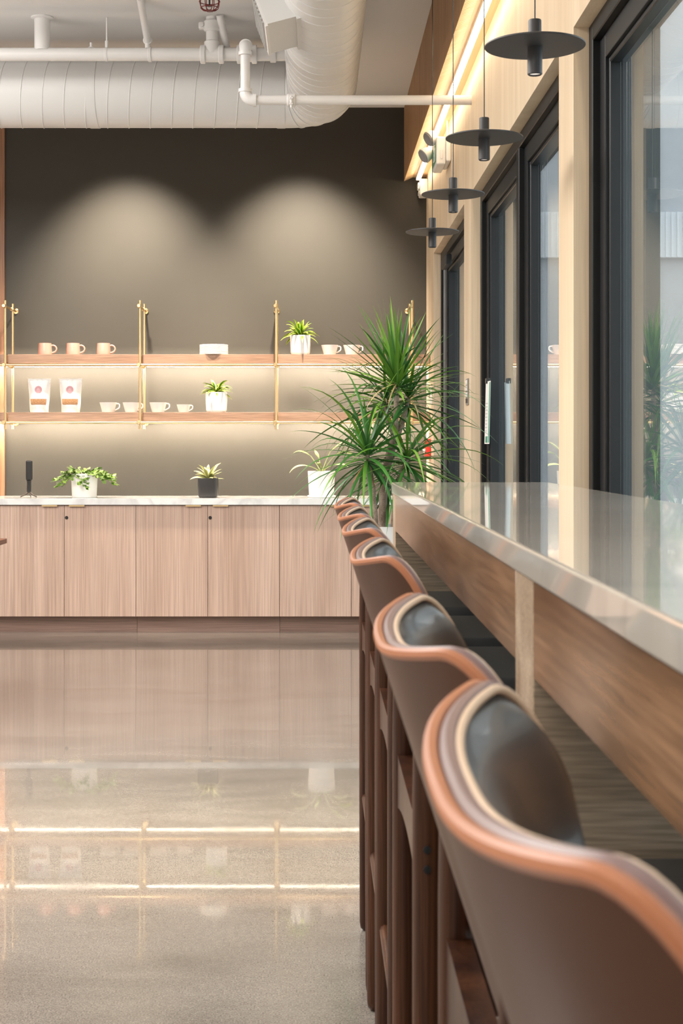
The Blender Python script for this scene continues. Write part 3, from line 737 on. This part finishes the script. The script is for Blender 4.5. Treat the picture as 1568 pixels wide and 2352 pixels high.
crown('h3', 44, -35, 70, 0.30, 0.45, 0.013, 1.0, 6.0, [lt, dk, lt, dk])
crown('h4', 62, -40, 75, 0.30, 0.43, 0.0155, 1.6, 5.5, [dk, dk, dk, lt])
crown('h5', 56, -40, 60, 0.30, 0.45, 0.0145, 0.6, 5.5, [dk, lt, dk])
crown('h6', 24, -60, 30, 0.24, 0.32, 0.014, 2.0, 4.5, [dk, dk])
for hx, n in (('h1', 4), ('h3', 4), ('h2', 3)):
    for k in range(n): leaf(dr, dy, heads[hx], R(0, 6.28), R(-.3, .3), R(.22, .3), 0.010, R(3, 6), seg=9, roll=R(-.6, .6), wpeak=0.22, tip=0.0, w0=0.5)
leaf(dr, M['drac_brown'], PZ(840, 1062, -.09), D2R(200), D2R(-50), 0.13, 0.012, 5, tip=0.0); leaf(dr, M['drac_brown'], PZ(842, 1066, -.10), D2R(330), D2R(-65), 0.12, 0.011, 4, tip=0.0)

def square_pot(parent, c, w, h, mat, wall=0.006):
    r = w/2
    pr = [(0, 0), (r*0.80, 0), (r*0.90, 0.006), (r*0.95, 0.016), (r, h*0.6), (r, h-0.003), (r-0.002, h), (r-wall, h-0.001), (r-wall, h-0.014), (0, h-0.014)]
    obj('pot', lathe(pr, c, 56, sq=6), mat, parent)
    obj('soil', lathe([(r-wall-0.001, h-0.0125), (0, h-0.010)], c, 40, sq=6), M['soil'], parent)
def rosette(name, c, w, h, potmat, lmat, n, L0, L1, lw, el0, el1, dr0, dr1, label, roll=0.5):
    t = thing(name, c, label, 'plant', None)
    square_pot(t, c, w, h, potmat)
    top = V(c)+V((0, 0, h-0.008))
    for k in range(n):
        f = k/(n-1); az = D2R(k*137.5+R(-15, 15)); el = D2R(el0+(el1-el0)*f)
        leaf(t, lmat, top+V((R(-.006, .006), R(-.006, .006), 0.018*f)), az, el, R(L0, L1), lw*R(.85, 1.15), R(dr0, dr1), seg=9, roll=R(-roll, roll), fold=0.35, wpeak=0.38, tip=0.0, curl=R(-2, 2), w0=0.5)
    return t
k_ = YS/FPX
rosette('potted_dragon_plant', (WX(689.5, YS), YS, BT1), 47*k_, 44.5*k_, M['white_pot'], M['lime'], 34, 0.11, 0.15, 0.027, 10, 76, 9, 20, 'lime striped bushy plant in white pot on the upper shelf')
rosette('potted_dragon_plant', (WX(497, YS), YS, BT2), 48*k_, 46.5*k_, M['white_pot'], M['lime'], 28, 0.10, 0.14, 0.026, 10, 62, 12, 24, 'curly lime striped plant in white pot on the lower shelf')
YCN = 9.60; kc = YCN/FPX
rosette('potted_striped_plant', (WX(478, YCN), YCN, CT), 47*kc, 45*kc, M['black_pot'], M['cream_leaf'], 22, 0.09, 0.135, 0.027, 12, 62, 4, 12, 'cream striped plant in a small black pot on the worktop')
# trailing plant in a round white pot
c = V((WX(193.5, YCN), YCN, CT)); r = 30.5*kc; h = 55*kc
tp = thing('potted_trailing_plant', c, 'trailing green plant spilling from a round white pot on the worktop', 'plant')
obj('pot', lathe([(0, 0), (r*0.88, 0), (r*0.92, 0.004), (r, h-0.003), (r-0.001, h), (r-0.006, h), (r-0.008, h-0.02), (0, h-0.02)], c, 48), M['white_pot'], tp)
obj('soil', lathe([(r-0.009, h-0.019), (0, h-0.014)], c, 30), M['soil'], tp)
lm = []
for i in range(3):
    bm = NB(); bm_leaf(bm, (0, 0, 0), 0, 0.15, R(.032, .040), R(.022, .027), R(3, 14), seg=6, fold=0.3, wpeak=0.45, tip=0.05, w0=0.2)
    me = bpy.data.meshes.new('leaf'); bm.to_mesh(me); bm.free(); me.materials.append(M['trail_leaf'])
    for f in me.polygons: f.use_smooth = True
    lm.append(me)
def put_leaf(p, rot, s):
    o = bpy.data.objects.new('leaf', random.choice(lm)); C.objects.link(o); o.parent = tp
    o.location = V(p)-c; o.rotation_euler = rot; o.scale = (s, s, s)
vines = [(180, .17, .05, 5), (170, .15, .06, 6), (205, .14, .06, 6), (190, .10, .07, 5), (215, .13, .03, 8), (197, .16, .04, 7), (0, .16, .055, 4), (10, .19, .045, 5), (345, .14, .06, 5), (330, .13, .05, 7), (20, .11, .06, 5), (355, .17, .05, 6), (240, .10, .05, 9), (265, .11, .03, 12), (285, .12, .02, 12), (90, .08, .09, 4), (120, .09, .1, 4), (60, .09, .08, 4), (300, .10, .07, 6), (160, .08, .12, 3), (35, .08, .1, 3), (225, .08, .1, 5), (315, .08, .1, 5)]
for az, L, up, drp in vines:
    a = D2R(az); d = V((math.cos(a), math.sin(a), up*9)).normalized(); p = c+V((math.cos(a)*r*0.35, math.sin(a)*r*0.35, h-0.012)); pts = [p.copy()]
    n = max(5, int(L/0.016))
    for i in range(n):
        p = p+d*(L/n); d = (d+V((0, 0, -1))*drp*(L/n)*1.7).normalized()
        # keep vines outside the pot wall
        rad = math.hypot(p.x-c.x, p.y-c.y)
        if p.z < c.z+h+0.004 and rad < r+0.006 and i > 2:
            p.x = c.x+(p.x-c.x)*(r+0.006)/rad; p.y = c.y+(p.y-c.y)*(r+0.006)/rad
        pts.append(p.copy())
        if i >= 1:
            for s in (-1, 1):
                put_leaf(p, (R(-.9, .9), R(-.5, .9), a+s*R(.4, 1.5)), R(.75, 1.15))
    put_leaf(p, (0, .4, a), 1.0)
    obj('stem', tube(pts, 0.0016, 6), M['stem'], tp)
# wilted lily in a white pot with saucer, behind the dracaena
c = V((WX(738, YCN), YCN, CT)); r = 31.5*kc; h = 61*kc
wl = thing('potted_lily', c, 'wilting pale leafed plant in a round white pot behind the dracaena', 'plant')
obj('saucer', lathe([(0, 0), (r*0.92, 0), (r*1.0, 0.004), (r*1.02, 0.014), (r*0.97, 0.016), (r*0.96, 0.008), (0, 0.006)], c, 40), M['white_pot'], wl)
obj('pot', lathe([(0, 0.0065), (r*0.86, 0.0065), (r*0.9, 0.01), (r, h-0.003), (r-0.001, h), (r-0.006, h), (r-0.008, h-0.02), (0, h-0.02)], c, 48), M['white_pot'], wl)
obj('soil', lathe([(r-0.009, h-0.0195), (0, h-0.014)], c, 30), M['soil'], wl)
for (az, el, sl, L, w, dp) in ((175, 62, .15, .13, .045, 16), (190, 40, .10, .16, .045, 15), (5, 70, .17, .14, .062, 9), (20, 55, .17, .15, .055, 17), (340, 45, .10, .13, .045, 15), (120, 75, .12, .09, .03, 10), (260, 55, .08, .10, .03, 14)):
    a, e = D2R(az), D2R(el); p = c+V((0, 0, h-0.014)); d = V((math.cos(a)*math.cos(e), math.sin(a)*math.cos(e), math.sin(e)))
    q = [p+d*sl*i/5+V((0, 0, -0.02*(i/5)**2)) for i in range(6)]
    obj('stem', tube(q, [.0045, .004, .0035, .003, .0028, .0025], 8), M['stem'], wl)
    leaf(wl, M['lily_leaf'], q[-1], a, e-0.35, L, w, dp, seg=9, roll=R(-.4, .4), fold=0.3, wpeak=0.4, tip=0.0, w0=0.15)

# handheld device on a mini tripod
c = V((WX(67, YCN), YCN, CT))
dv = thing('handheld_scanner', c, 'black handheld device on a mini tripod at the left of the worktop', 'device')
zz = lambda py: WZ(py, YCN)
obj('body', box(c.x-0.0215, c.x+0.0215, YCN-0.012, YCN+0.012, zz(1104), zz(1057), 0.010, 3), M['black_plastic'], dv)
obj('grip', lathe([(0, 0), (0.013, 0), (0.015, 0.01), (0.014, 0.06), (0.016, zz(1104)-zz(1130)+0.004), (0, zz(1104)-zz(1130)+0.004)], (c.x-0.001, YCN, zz(1131)), 16), M['black_plastic'], dv)
for a in (205, 335, 90):
    ca, sa = math.cos(D2R(a)), math.sin(D2R(a))
    pts = [(c.x+ca*0.005, YCN+sa*0.005, zz(1130)), (c.x+ca*0.022, YCN+sa*0.022, CT+0.022), (c.x+ca*0.058, YCN+sa*0.058, CT+0.005)]
    obj('leg', tube(pts, [0.006, 0.0055, 0.004], 8), M['brown_plastic'], dv)

# ------------------------------------------------------------------ pendants
def pendant(x, y, z, label):
    t = thing('pendant_lamp', (x, y, z-0.066), label, 'pendant lamp', 'disc pendants along the windows')
    obj('disc', lathe([(0, 0.002), (0.110, 0.002), (0.1125, 0.001), (0.1125, -0.002), (0.110, -0.003), (0, -0.003)], (x, y, z), 72), M['blackmetal'], t)
    obj('upper_stem', lathe([(0, 0.002), (0.0145, 0.002), (0.0145, 0.056), (0.0135, 0.058), (0, 0.058)], (x, y, z), 28), M['blackmetal'], t)
    lo = obj('lower_stem', lathe([(0, -0.003), (0.0167, -0.003), (0.0167, -0.064), (0.0145, -0.066), (0.0140, -0.060), (0, -0.060)], (x, y, z), 28), M['blackmetal'], t)
    obj('lens', lathe([(0, -0.062), (0.0138, -0.062), (0.0138, -0.0605), (0, -0.0605)], (x, y, z), 20), M['lens'], lo)
    obj('cord', tube([(x, y, z+0.057), (x, y, ZC-0.02)], 0.0016, 8), M['blackmetal'], t)
    obj('canopy', lathe([(0, 0), (0.035, 0), (0.035, -0.02), (0, -0.02)], (x, y, ZC-0.0005), 24), M['blackmetal'], t)
    return t
PD = [(3.326, 'nearest and largest black disc pendant, at the top right'), (4.322, 'second black disc pendant, hanging below the bright cove'),
      (5.294, 'third black disc pendant from the viewer, in front of the dark window head'), (6.23, 'farthest and smallest black disc pendant, above the dracaena')]
pp = pendant(0.494, PD[0][0], 2.097, PD[0][1])
for y, lb in PD[1:]: dup(pp, (0.494, y, 2.031), lb)
for y, lb in PD: spot('pendant_spot', (0.494, y, 2.097-0.07), (0.494, y, 0), 4, WARM, 60, 0.6, 0.012)

# cove LED
o = obj('cove_light', box(0.672, 0.700, 1.2, YB-0.12, 2.958, 2.970, 0.003, 2), M['led'])
tag(based(o, (0.686, 5.5, 2.958)), 'long glowing LED strip in the cove above the windows', 'light')

obj('led_channel', box(0.674, 0.698, 1.2, YB-0.12, 2.9705, 2.9975), M['white_plastic'], o)

# ------------------------------------------------------------------ spiral duct
DX, DY, DZ, DRr = 0.039, 8.3, EYE+1.968, 0.187
du = thing('air_duct', (DX, DY, DZ-DRr), 'white spiral air duct turning a corner below the ceiling', 'duct')
RB = 0.205
obj('straight_duct', tube([(-4.6, DY, DZ), (DX-RB, DY, DZ)], DRr, 64), M['duct'], du)
obj('long_duct', tube([(DX, DY-RB, DZ), (DX, 1.5, DZ)], DRr, 64), M['duct'], du)
el = [(DX-RB+RB*math.sin(a), DY-RB+RB*math.cos(a), DZ) for a in [PI/2*i/20 for i in range(21)]]
obj('elbow', tube(el, DRr*1.004, 64, cap=False), M['duct'], du)
def helix(p0, p1, r, pitch, n=36, w=0.0045):
    p0, p1 = V(p0), V(p1); ax = (p1-p0); L = ax.length; ax.normalize(); s, u = frame_for(ax); pts = []; N_ = int(L/pitch*n)
    for i in range(N_+1):
        a = 2*PI*i/n; pts.append(p0+ax*(L*i/N_)+(s*math.cos(a)+u*math.sin(a))*r)
    return tube(pts, w, 6)
obj('spiral_seam', helix((-4.6, DY, DZ), (DX-RB, DY, DZ), DRr-0.001, 0.1195), M['duct'], du)
obj('spiral_seam', helix((DX, DY-RB-0.04, DZ), (DX, 1.5, DZ), DRr-0.001, 0.1195), M['duct'], du)
for (cx, w) in ((-1.235, 0.026), (DX-RB-0.02, 0.02)):
    obj('collar', tube([(cx-w, DY, DZ), (cx+w, DY, DZ)], DRr+0.003, 64), M['duct'], du)
obj('collar', tube([(DX, DY-RB-0.04, DZ), (DX, DY-RB, DZ)], DRr+0.003, 64), M['duct'], du)
for k in (5, 10, 15):
    a = PI/2*k/20; d = V((math.cos(a), -math.sin(a), 0)); c0 = V(el[k])
    obj('elbow_seam', tube([c0-d*0.004, c0+d*0.004], DRr*1.004+0.004, 64), M['duct'], du)
# side outlet box with grille
bl, br_ = V((-0.2012, 6.276, EYE+1.785)), V((-0.070, 6.276, EYE+1.8195)); up = V((-0.050, 0, 0.130)); dep = V((0, 0.474, 0))
bm = NB(); bm_prism(bm, [bl, br_, br_+up, bl+up], dep); obj('outlet_box', bm, M['duct'], du)
ex = (br_-bl).normalized(); n0 = -ex
bm = NB(); q = 0.010
bm_prism(bm, [bl-ex*0.012-up*0.06, bl+ex*0.0-up*0.06, bl+up*1.06, bl-ex*0.012+up*1.06], dep); fr = obj('grille', bm, M['pipe'], du)
bm = NB()
for k in range(7):
    s = 0.08+0.13*k; bm_prism(bm, [bl-ex*0.020+up*s, bl-ex*0.012+up*(s-0.02), bl-ex*0.012+up*(s+0.03), bl-ex*0.020+up*(s+0.05)], dep*0.94)
obj('grille_slat', bm, M['grille'], fr)
bm = NB(); bm_prism(bm, [br_-ex*0.012-up*0.10, br_+ex*0.012-up*0.10, br_+ex*0.012+up, br_-ex*0.012+up], V((0, 0.49, 0)))
bmesh.ops.translate(bm, verts=bm.verts, vec=(0, -0.008, 0)); obj('outlet_flange', bm, M['duct'], du)

# ------------------------------------------------------------------ sprinkler pipework
YP = 7.85; kp = YP/FPX
zp = WZ(125, YP); rp = 15*kp
X7 = lambda px: WX(px, YP)
sp = thing('sprinkler_pipework', (-1.1, YP, zp), 'white painted sprinkler pipes running below the ceiling', 'pipe')
obj('main_pipe', tube([(-4.6, YP, zp), (-0.150, YP, zp)], rp, 24), M['pipe'], sp)
obj('drop_pipe', tube([(X7(97), YP, zp+rp*0.6), (X7(97), YP, ZC)], 18*kp, 24), M['pipe'], sp)
obj('escutcheon', lathe([(0, 0), (26*kp, 0), (26*kp, -0.006), (19*kp, -0.012), (0, -0.012)], (X7(97), YP, ZC-0.0005), 32), M['pipe'], sp)
def ring(bm, x, w, r): bm_tube(bm, [(x-w, YP, zp), (x-w*0.7, YP, zp), (x+w*0.7, YP, zp), (x+w, YP, zp)], [r*0.93, r, r, r*0.93], 24)
bm = NB(); ring(bm, X7(466), 6*kp, rp*1.42); ring(bm, X7(508), 6*kp, rp*1.42); bm_tube(bm, [(X7(466), YP, zp), (X7(508), YP, zp)], rp*1.18, 24)
bm_tube(bm, [(X7(487), YP, zp), (X7(487), YP, zp+28*kp), (X7(487), YP, zp+30*kp)], [rp*1.22, rp*1.22, rp*1.05], 24); obj('tee', bm, M['pipe'], sp)
obj('riser', tube([(X7(487), YP, zp+20*kp), (X7(487), YP, ZC)], 14*kp, 24), M['pipe'], sp)
zcp = WZ(60, YP)
bm = NB(); bm_tube(bm, [(X7(487), YP, zcp-13*kp), (X7(487), YP, zcp-9*kp), (X7(487), YP, zcp+9*kp), (X7(487), YP, zcp+13*kp)], [16*kp, 20*kp, 20*kp, 16*kp], 24)
for s in (-1, 1):
    bm_tube(bm, [(X7(487)+s*24*kp, YP-0.03, zcp), (X7(487)+s*24*kp, YP+0.03, zcp)], 5*kp, 10)
    bm_box(bm, X7(487)+s*24*kp-7*kp, X7(487)+s*24*kp+7*kp, YP-0.022, YP+0.022, zcp-8*kp, zcp+8*kp, 0.008, 2)
obj('coupling', bm, M['pipe'], sp)
obj('brace_pipe', tube([(X7(521), YP+0.06, zp+0.02), (X7(506), YP-0.05, ZC-0.001)], 9*kp, 16), M['pipe'], sp)
bm = NB(); ring(bm, X7(549), 5*kp, rp*1.42); ring(bm, X7(584), 6*kp, rp*1.42); bm_tube(bm, [(X7(549), YP, zp), (X7(584), YP, zp)], rp*1.15, 24); obj('tee', bm, M['pipe'], sp)
bm = NB(); ring(bm, X7(627), 7*kp, rp*1.25); obj('coupling', bm, M['pipe'], sp)
# hanger rods and clamps
bm = NB(); bm_tube(bm, [(X7(245), YP, zp+rp), (X7(245), YP, ZC-0.001)], 2*kp, 8); obj('hanger_rod', bm, M['pipe'], sp)
bm = NB(); ring(bm, X7(244), 4*kp, rp*1.06); bm_tube(bm, [(X7(245), YP, zp+rp), (X7(245), YP, zp+rp+16*kp)], 4*kp, 10); obj('hanger_clamp', bm, M['pipe'], sp)
obj('brace_pipe', tube([V((X7(340), YP-0.01, zp+rp+0.025)), V((-0.887, 7.51, ZC-0.001))], 8*kp, 16), M['pipe'], sp)
bm = NB(); ring(bm, X7(344), 4*kp, rp*1.15); bm_tube(bm, [(X7(340), YP-0.02, zp+rp*0.8), (X7(339), YP-0.02, zp+rp+0.05)], 6*kp, 12); bm_lathe(bm, [(0, -0.01), (10*kp, -0.01), (11*kp, 0.0), (10*kp, 0.01), (0, 0.01)], (X7(340), YP-0.02, zp+rp+0.035), 16, axis=(0.3, 1, 0.2)); obj('hanger_clamp', bm, M['pipe'], sp)
bm = NB(); bm_tube(bm, [(X7(209), YP, zp+rp*0.9), (X7(209), YP, zp+rp+12*kp)], 3*kp, 8); bm_lathe(bm, [(0, 0), (8*kp, 0), (6*kp, 0.006), (0, 0.006)], (X7(209), YP, zp+rp*0.95), 14); obj('stud', bm, M['pipe'], sp)
# branch that crosses to the window wall
YQ = 7.09; kq = YQ/FPX; zq = WZ(230, YQ); rq = 11*kq; xq = WX(563, YQ); zt = WZ(104, YQ)
obj('branch_pipe', tube([(xq+0.03, YQ, zq), (XW+0.0, YQ, zq)], rq, 20), M['pipe'], sp)
obj('branch_drop', tube([(xq, YQ, zq+0.03), (xq, YQ, zt-0.01)], rq, 20), M['pipe'], sp)
obj('branch_stub', tube([(xq, YQ+0.01, zt), (X7(566), YP-0.02, zp)], rq, 20), M['pipe'], sp)
def elbow(a, b, c, r):
    bm = NB(); a, b, c = V(a), V(b), V(c); pts = []
    for i in range(9):
        t = i/8; pts.append(a*(1-t)**2+b*2*t*(1-t)+c*t*t)
    bm_tube(bm, pts, r*1.22, 20)
    for p, d in ((a, (b-a).normalized()), (c, (b-c).normalized())): bm_tube(bm, [p-d*0.008, p+d*0.008], r*1.42, 20)
    return bm
obj('elbow', elbow((xq, YQ, zq+0.045), (xq, YQ, zq), (xq+0.045, YQ, zq), rq), M['pipe'], sp)
obj('elbow', elbow((xq, YQ, zt-0.04), (xq, YQ, zt), (xq, YQ+0.045, zt+0.009), rq), M['pipe'], sp)
xc = WX(669, YQ); bm = NB(); bm_tube(bm, [(xc-0.022, YQ, zq), (xc-0.016, YQ, zq), (xc+0.016, YQ, zq), (xc+0.022, YQ, zq)], [rq*1.1, rq*1.35, rq*1.35, rq*1.1], 20)
bm_tube(bm, [(xc, YQ-rq*1.35, zq+0.012), (xc, YQ-rq*1.35, zq-0.044)], 0.006, 10); bm_box(bm, xc-0.01, xc+0.01, YQ-rq*1.8, YQ-rq*0.9, zq-0.004, zq+0.008, 0.002, 1); bm_box(bm, xc-0.009, xc+0.009, YQ-rq*1.8, YQ-rq*0.9, zq-0.030, zq-0.022, 0.002, 1); obj('coupling', bm, M['pipe'], sp)
# caged sprinkler head
YG = 7.2; kg = YG/FPX; xg = WX(481, YG); zg = WZ(25, YG)
sg = thing('caged_sprinkler', (xg, YG, zg), 'sprinkler head in a dark red wire cage at the top edge', 'sprinkler')
obj('stub_pipe', tube([(xg, YG, zg+0.075), (xg, YG, ZC-0.0005)], 0.014, 14), M['pipe'], sg)
obj('head', lathe([(0, 0), (0.013, 0), (0.013, 0.003), (0.004, 0.005), (0.004, 0.03), (0.009, 0.035), (0.010, 0.055), (0, 0.055)], (xg, YG, zg+0.022), 16), M['black_plastic'], sg)
bm = NB(); rg = 23.5*kg
for k in range(8):
    a = PI/8+k*PI/4; ca, sa = math.cos(a), math.sin(a)
    bm_tube(bm, [(xg+ca*rg*f, YG+sa*rg*f, zg+z) for f, z in ((0.30, 0.0), (0.62, 0.004), (0.86, 0.014), (0.97, 0.03), (1.0, 0.06), (0.9, 0.09), (0.3, 0.1))], 0.0022, 6)
for f, z in ((0.3, 0.0), (0.86, 0.014), (1.0, 0.045), (0.98, 0.07)): bm_tube(bm, [(xg+math.cos(2*PI*i/28)*rg*f, YG+math.sin(2*PI*i/28)*rg*f, zg+z) for i in range(28)], 0.0022, 6, closed=True)
obj('wire_cage', bm, M['red_cage'], sg)

# ------------------------------------------------------------------ things on the window wall
# emergency light with exit sign
e = thing('emergency_light', (XW-0.03, 8.3, EYE+1.545), 'white emergency exit light unit with two lamp heads under the cove', 'emergency light')
obj('mount_plate', box(XW-0.028, XW-0.0005, 8.13, 8.40, EYE+1.56, EYE+1.70, 0.008, 2), M['white_plastic'], e)
body = obj('body', box(0.668, 0.721, 8.15, 8.42, EYE+1.545, EYE+1.70, 0.010, 3), M['white_plastic'], e)
sgn = obj('sign_face', box(0.6655, 0.6678, 8.17, 8.40, EYE+1.565, EYE+1.66, 0.0006, 1), M['green_sign'], e)
bm = NB()   # running figure and doorway mark
for y0, y1, z0, z1 in ((8.20, 8.255, 1.575, 1.650), (8.290, 8.306, 1.600, 1.632), (8.285, 8.30, 1.638, 1.652), (8.306, 8.335, 1.585, 1.597), (8.272, 8.29, 1.612, 1.620), (8.270, 8.292, 1.578, 1.600)):
    bm_box(bm, 0.6645, 0.6656, y0, y1, EYE+z0, EYE+z1)
obj('pictogram', bm, M['white_plastic'], sgn)
obj('slot_clip', box(0.690, 0.704, 8.142, 8.150, EYE+1.575, EYE+1.625, 0.004, 2), M['white_plastic'], body)
def lamp_head(c, ax):
    c = V(c); ax = V(ax).normalized(); pr = [(0, -0.052), (0.022, -0.050), (0.036, -0.036), (0.043, -0.014), (0.045, 0.0), (0.043, 0.004), (0, 0.004)]
    h = obj('lamp_head', lathe(pr, c, 28, axis=ax), M['white_plastic'], e)
    bm = lathe([(0, 0.0045), (0.040, 0.0045), (0.038, 0.011), (0, 0.014)], c, 28, axis=ax)
    s, u = frame_for(ax)
    for k in range(-4, 5): 
        w = math.sqrt(max(0, 0.036**2-(k*0.008)**2)); bm_tube(bm, [c+ax*0.011+s*(k*0.008)-u*w, c+ax*0.011+s*(k*0.008)+u*w], 0.0018, 6)
    obj('lamp_lens', bm, M['lens_grey'], h)
    obj('neck', tube([c-ax*0.045, c-ax*0.045+(V((0.694, c.y+0.01, EYE+1.675))-(c-ax*0.045))], 0.011, 12), M['white_plastic'], h)
lamp_head((0.632, 8.20, EYE+1.695), (-0.80, -0.30, -0.52)); lamp_head((0.618, 8.40, EYE+1.640), (-0.80, -0.25, -0.55))
obj('conduit', tube([(0.735, 8.2, EYE+1.70), (0.735, 8.2, 2.997)], 0.006, 10), M['white_plastic'], e)
# strobe
e = thing('alarm_strobe', (0.72, 9.86, EYE+1.66), 'white alarm strobe near the corner below the cove', 'alarm strobe')
obj('housing', box(0.695, XW-0.0005, 9.80, 9.94, EYE+1.655, EYE+1.765, 0.008, 3), M['white_plastic'], e)
obj('flash_lens', box(0.683, 0.695, 9.83, 9.91, EYE+1.70, EYE+1.745, 0.006, 2), M['white_pot'], e)
obj('sounder', box(0.688, 0.695, 9.83, 9.91, EYE+1.665, EYE+1.69, 0.003, 1), M['white_plastic'], e)
# pull station
e = thing('fire_alarm_pull', (0.735, 9.64, 1.107), 'red fire alarm pull station on the beige pier behind the plant', 'fire alarm')
obj('box', box(0.716, XW-0.0005, 9.55, 9.72, 1.107, 1.24, 0.008, 2), M['red_plastic'], e)
obj('pull_bar', box(0.706, 0.716, 9.57, 9.70, 1.150, 1.175, 0.003, 1), M['white_plastic'], e)
# thermostat
e = thing('thermostat', (0.742, 9.4, 1.46), 'small pale thermostat on the beige pier above the fire alarm', 'thermostat')
obj('cover', box(0.733, XW-0.0005, 9.41, 9.50, 1.46, 1.57, 0.004, 2), M['white_plastic'], e); obj('screen', box(0.7315, 0.733, 9.43, 9.48, 1.51, 1.55), M['lens_grey'], e)
# switch bank
e = thing('switch_plate', (0.745, 7.27, 1.39), 'tall narrow metal switch plate on the pier between door and window', 'switch')
obj('plate', box(0.7425, XW-0.0005, 7.20, 7.30, 1.395, 1.525, 0.002, 1), M['lens_grey'], e)
for k in range(4): obj('button', box(0.740, 0.7425, 7.215, 7.285, 1.405+k*0.030, 1.427+k*0.030, 0.001, 1), M['white_plastic'] if k else M['black_plastic'], e)
# flyer hung on the sash of the second window
def sheet(y0, y1, z0, z1, xb, bow):
    A, B = [], []
    for i in range(9):
        a, b = [], []
        for j in range(9):
            u, v = i/8, j/8; y = y0+(y1-y0)*u; x = xb-bow*math.sin(PI*u)*0.6-bow*(1-v)*0.55
            p = V((x, y, z0+(z1-z0)*v)); a.append(p); b.append(p+V((0.0012, 0, 0)))
        A.append(a); B.append(b)
    return A, B
fl = thing('window_flyer', (0.80, 6.85, 1.21), 'white and green flyer hanging on the black window sash', 'flyer')
A, B = sheet(6.80, 6.985, 1.205, 1.495, 0.806, 0.012); bm = NB(); bm_slab(bm, A, B); pg = obj('sheet', bm, M['paper'], fl, 80)
def on_sheet(name, mat, u0, u1, v0, v1):
    A2 = []; B2 = []
    for i in range(5):
        a, b = [], []
        for j in range(5):
            u, v = u0+(u1-u0)*i/4, v0+(v1-v0)*j/4; y = 6.80+0.185*u; x = 0.806-0.012*math.sin(PI*u)*0.6-0.012*(1-v)*0.55
            p = V((x-0.0008, y, 1.205+0.29*v)); a.append(p); b.append(p+V((0.0006, 0, 0)))
        A2.append(a); B2.append(b)
    bm = NB(); bm_slab(bm, A2, B2); obj(name, bm, mat, pg)
on_sheet('green_band', M['green_print'], 0.0, 0.10, 0.02, 0.98); on_sheet('green_foot', M['green_print'], 0.17, 0.45, 0.02, 0.12)
for k in range(9): on_sheet('text_line', M['paper_grey'], 0.25, 0.9, 0.20+k*0.055, 0.215+k*0.055)
obj('clip', box(0.792, 0.812, 6.86, 6.89, 1.485, 1.51, 0.002, 1), M['black_plastic'], fl)
# kraft parcels on a ledge outside the door
lg = thing('outdoor_ledge', (1.12, 9.2, 0), 'dark outdoor side table seen through the door glass', 'table')
obj('top', box(1.02, 1.30, 8.6, 10.0, 0.93, 0.955), M['cladding'], lg)
for yy in (8.66, 9.94):
    for xx in (1.05, 1.27): obj('leg', box(xx-0.015, xx+0.015, yy-0.015, yy+0.015, -0.02, 0.93), M['cladding'], lg)
o = obj('kraft_box', box(1.04, 1.17, 9.30, 9.55, 0.956, 1.045, 0.003, 1), M['kraft']); tag(based(o, (1.105, 9.42, 0.956)), 'brown kraft box on the table behind the door glass', 'box')
kb = thing('paper_bag', (1.15, 9.05, 0.956), 'kraft paper bag with rope handle behind the door glass', 'bag')
obj('body', box(1.08, 1.22, 8.98, 9.10, 0.956, 1.04, 0.004, 1), M['kraft'], kb)
obj('handle', tube([(1.11, 9.04, 1.04), (1.115, 9.04, 1.09), (1.13, 9.04, 1.115), (1.17, 9.04, 1.115), (1.185, 9.04, 1.09), (1.19, 9.04, 1.04)], 0.003, 8), M['kraft'], kb)

# ------------------------------------------------------------------ table whose corner shows at the left edge
zt_ = WZ(1236.5, 7.29); xt = WX(16, 7.29)
tb = thing('cafe_table', (xt-0.4, 6.7, 0), 'reddish wooden cafe table, only its corner visible at the left edge', 'table')
obj('tabletop', box(xt-0.8, xt, 6.1, 7.29, zt_-0.024, zt_, 0.0015, 1), M['table_wood'], tb)
obj('pedestal', tube([(xt-0.4, 6.7, 0.02), (xt-0.4, 6.7, zt_-0.024)], 0.035, 20), M['blackmetal'], tb)
obj('base', lathe([(0, 0), (0.24, 0), (0.24, 0.012), (0.05, 0.028), (0, 0.028)], (xt-0.4, 6.7, 0), 40), M['blackmetal'], tb)
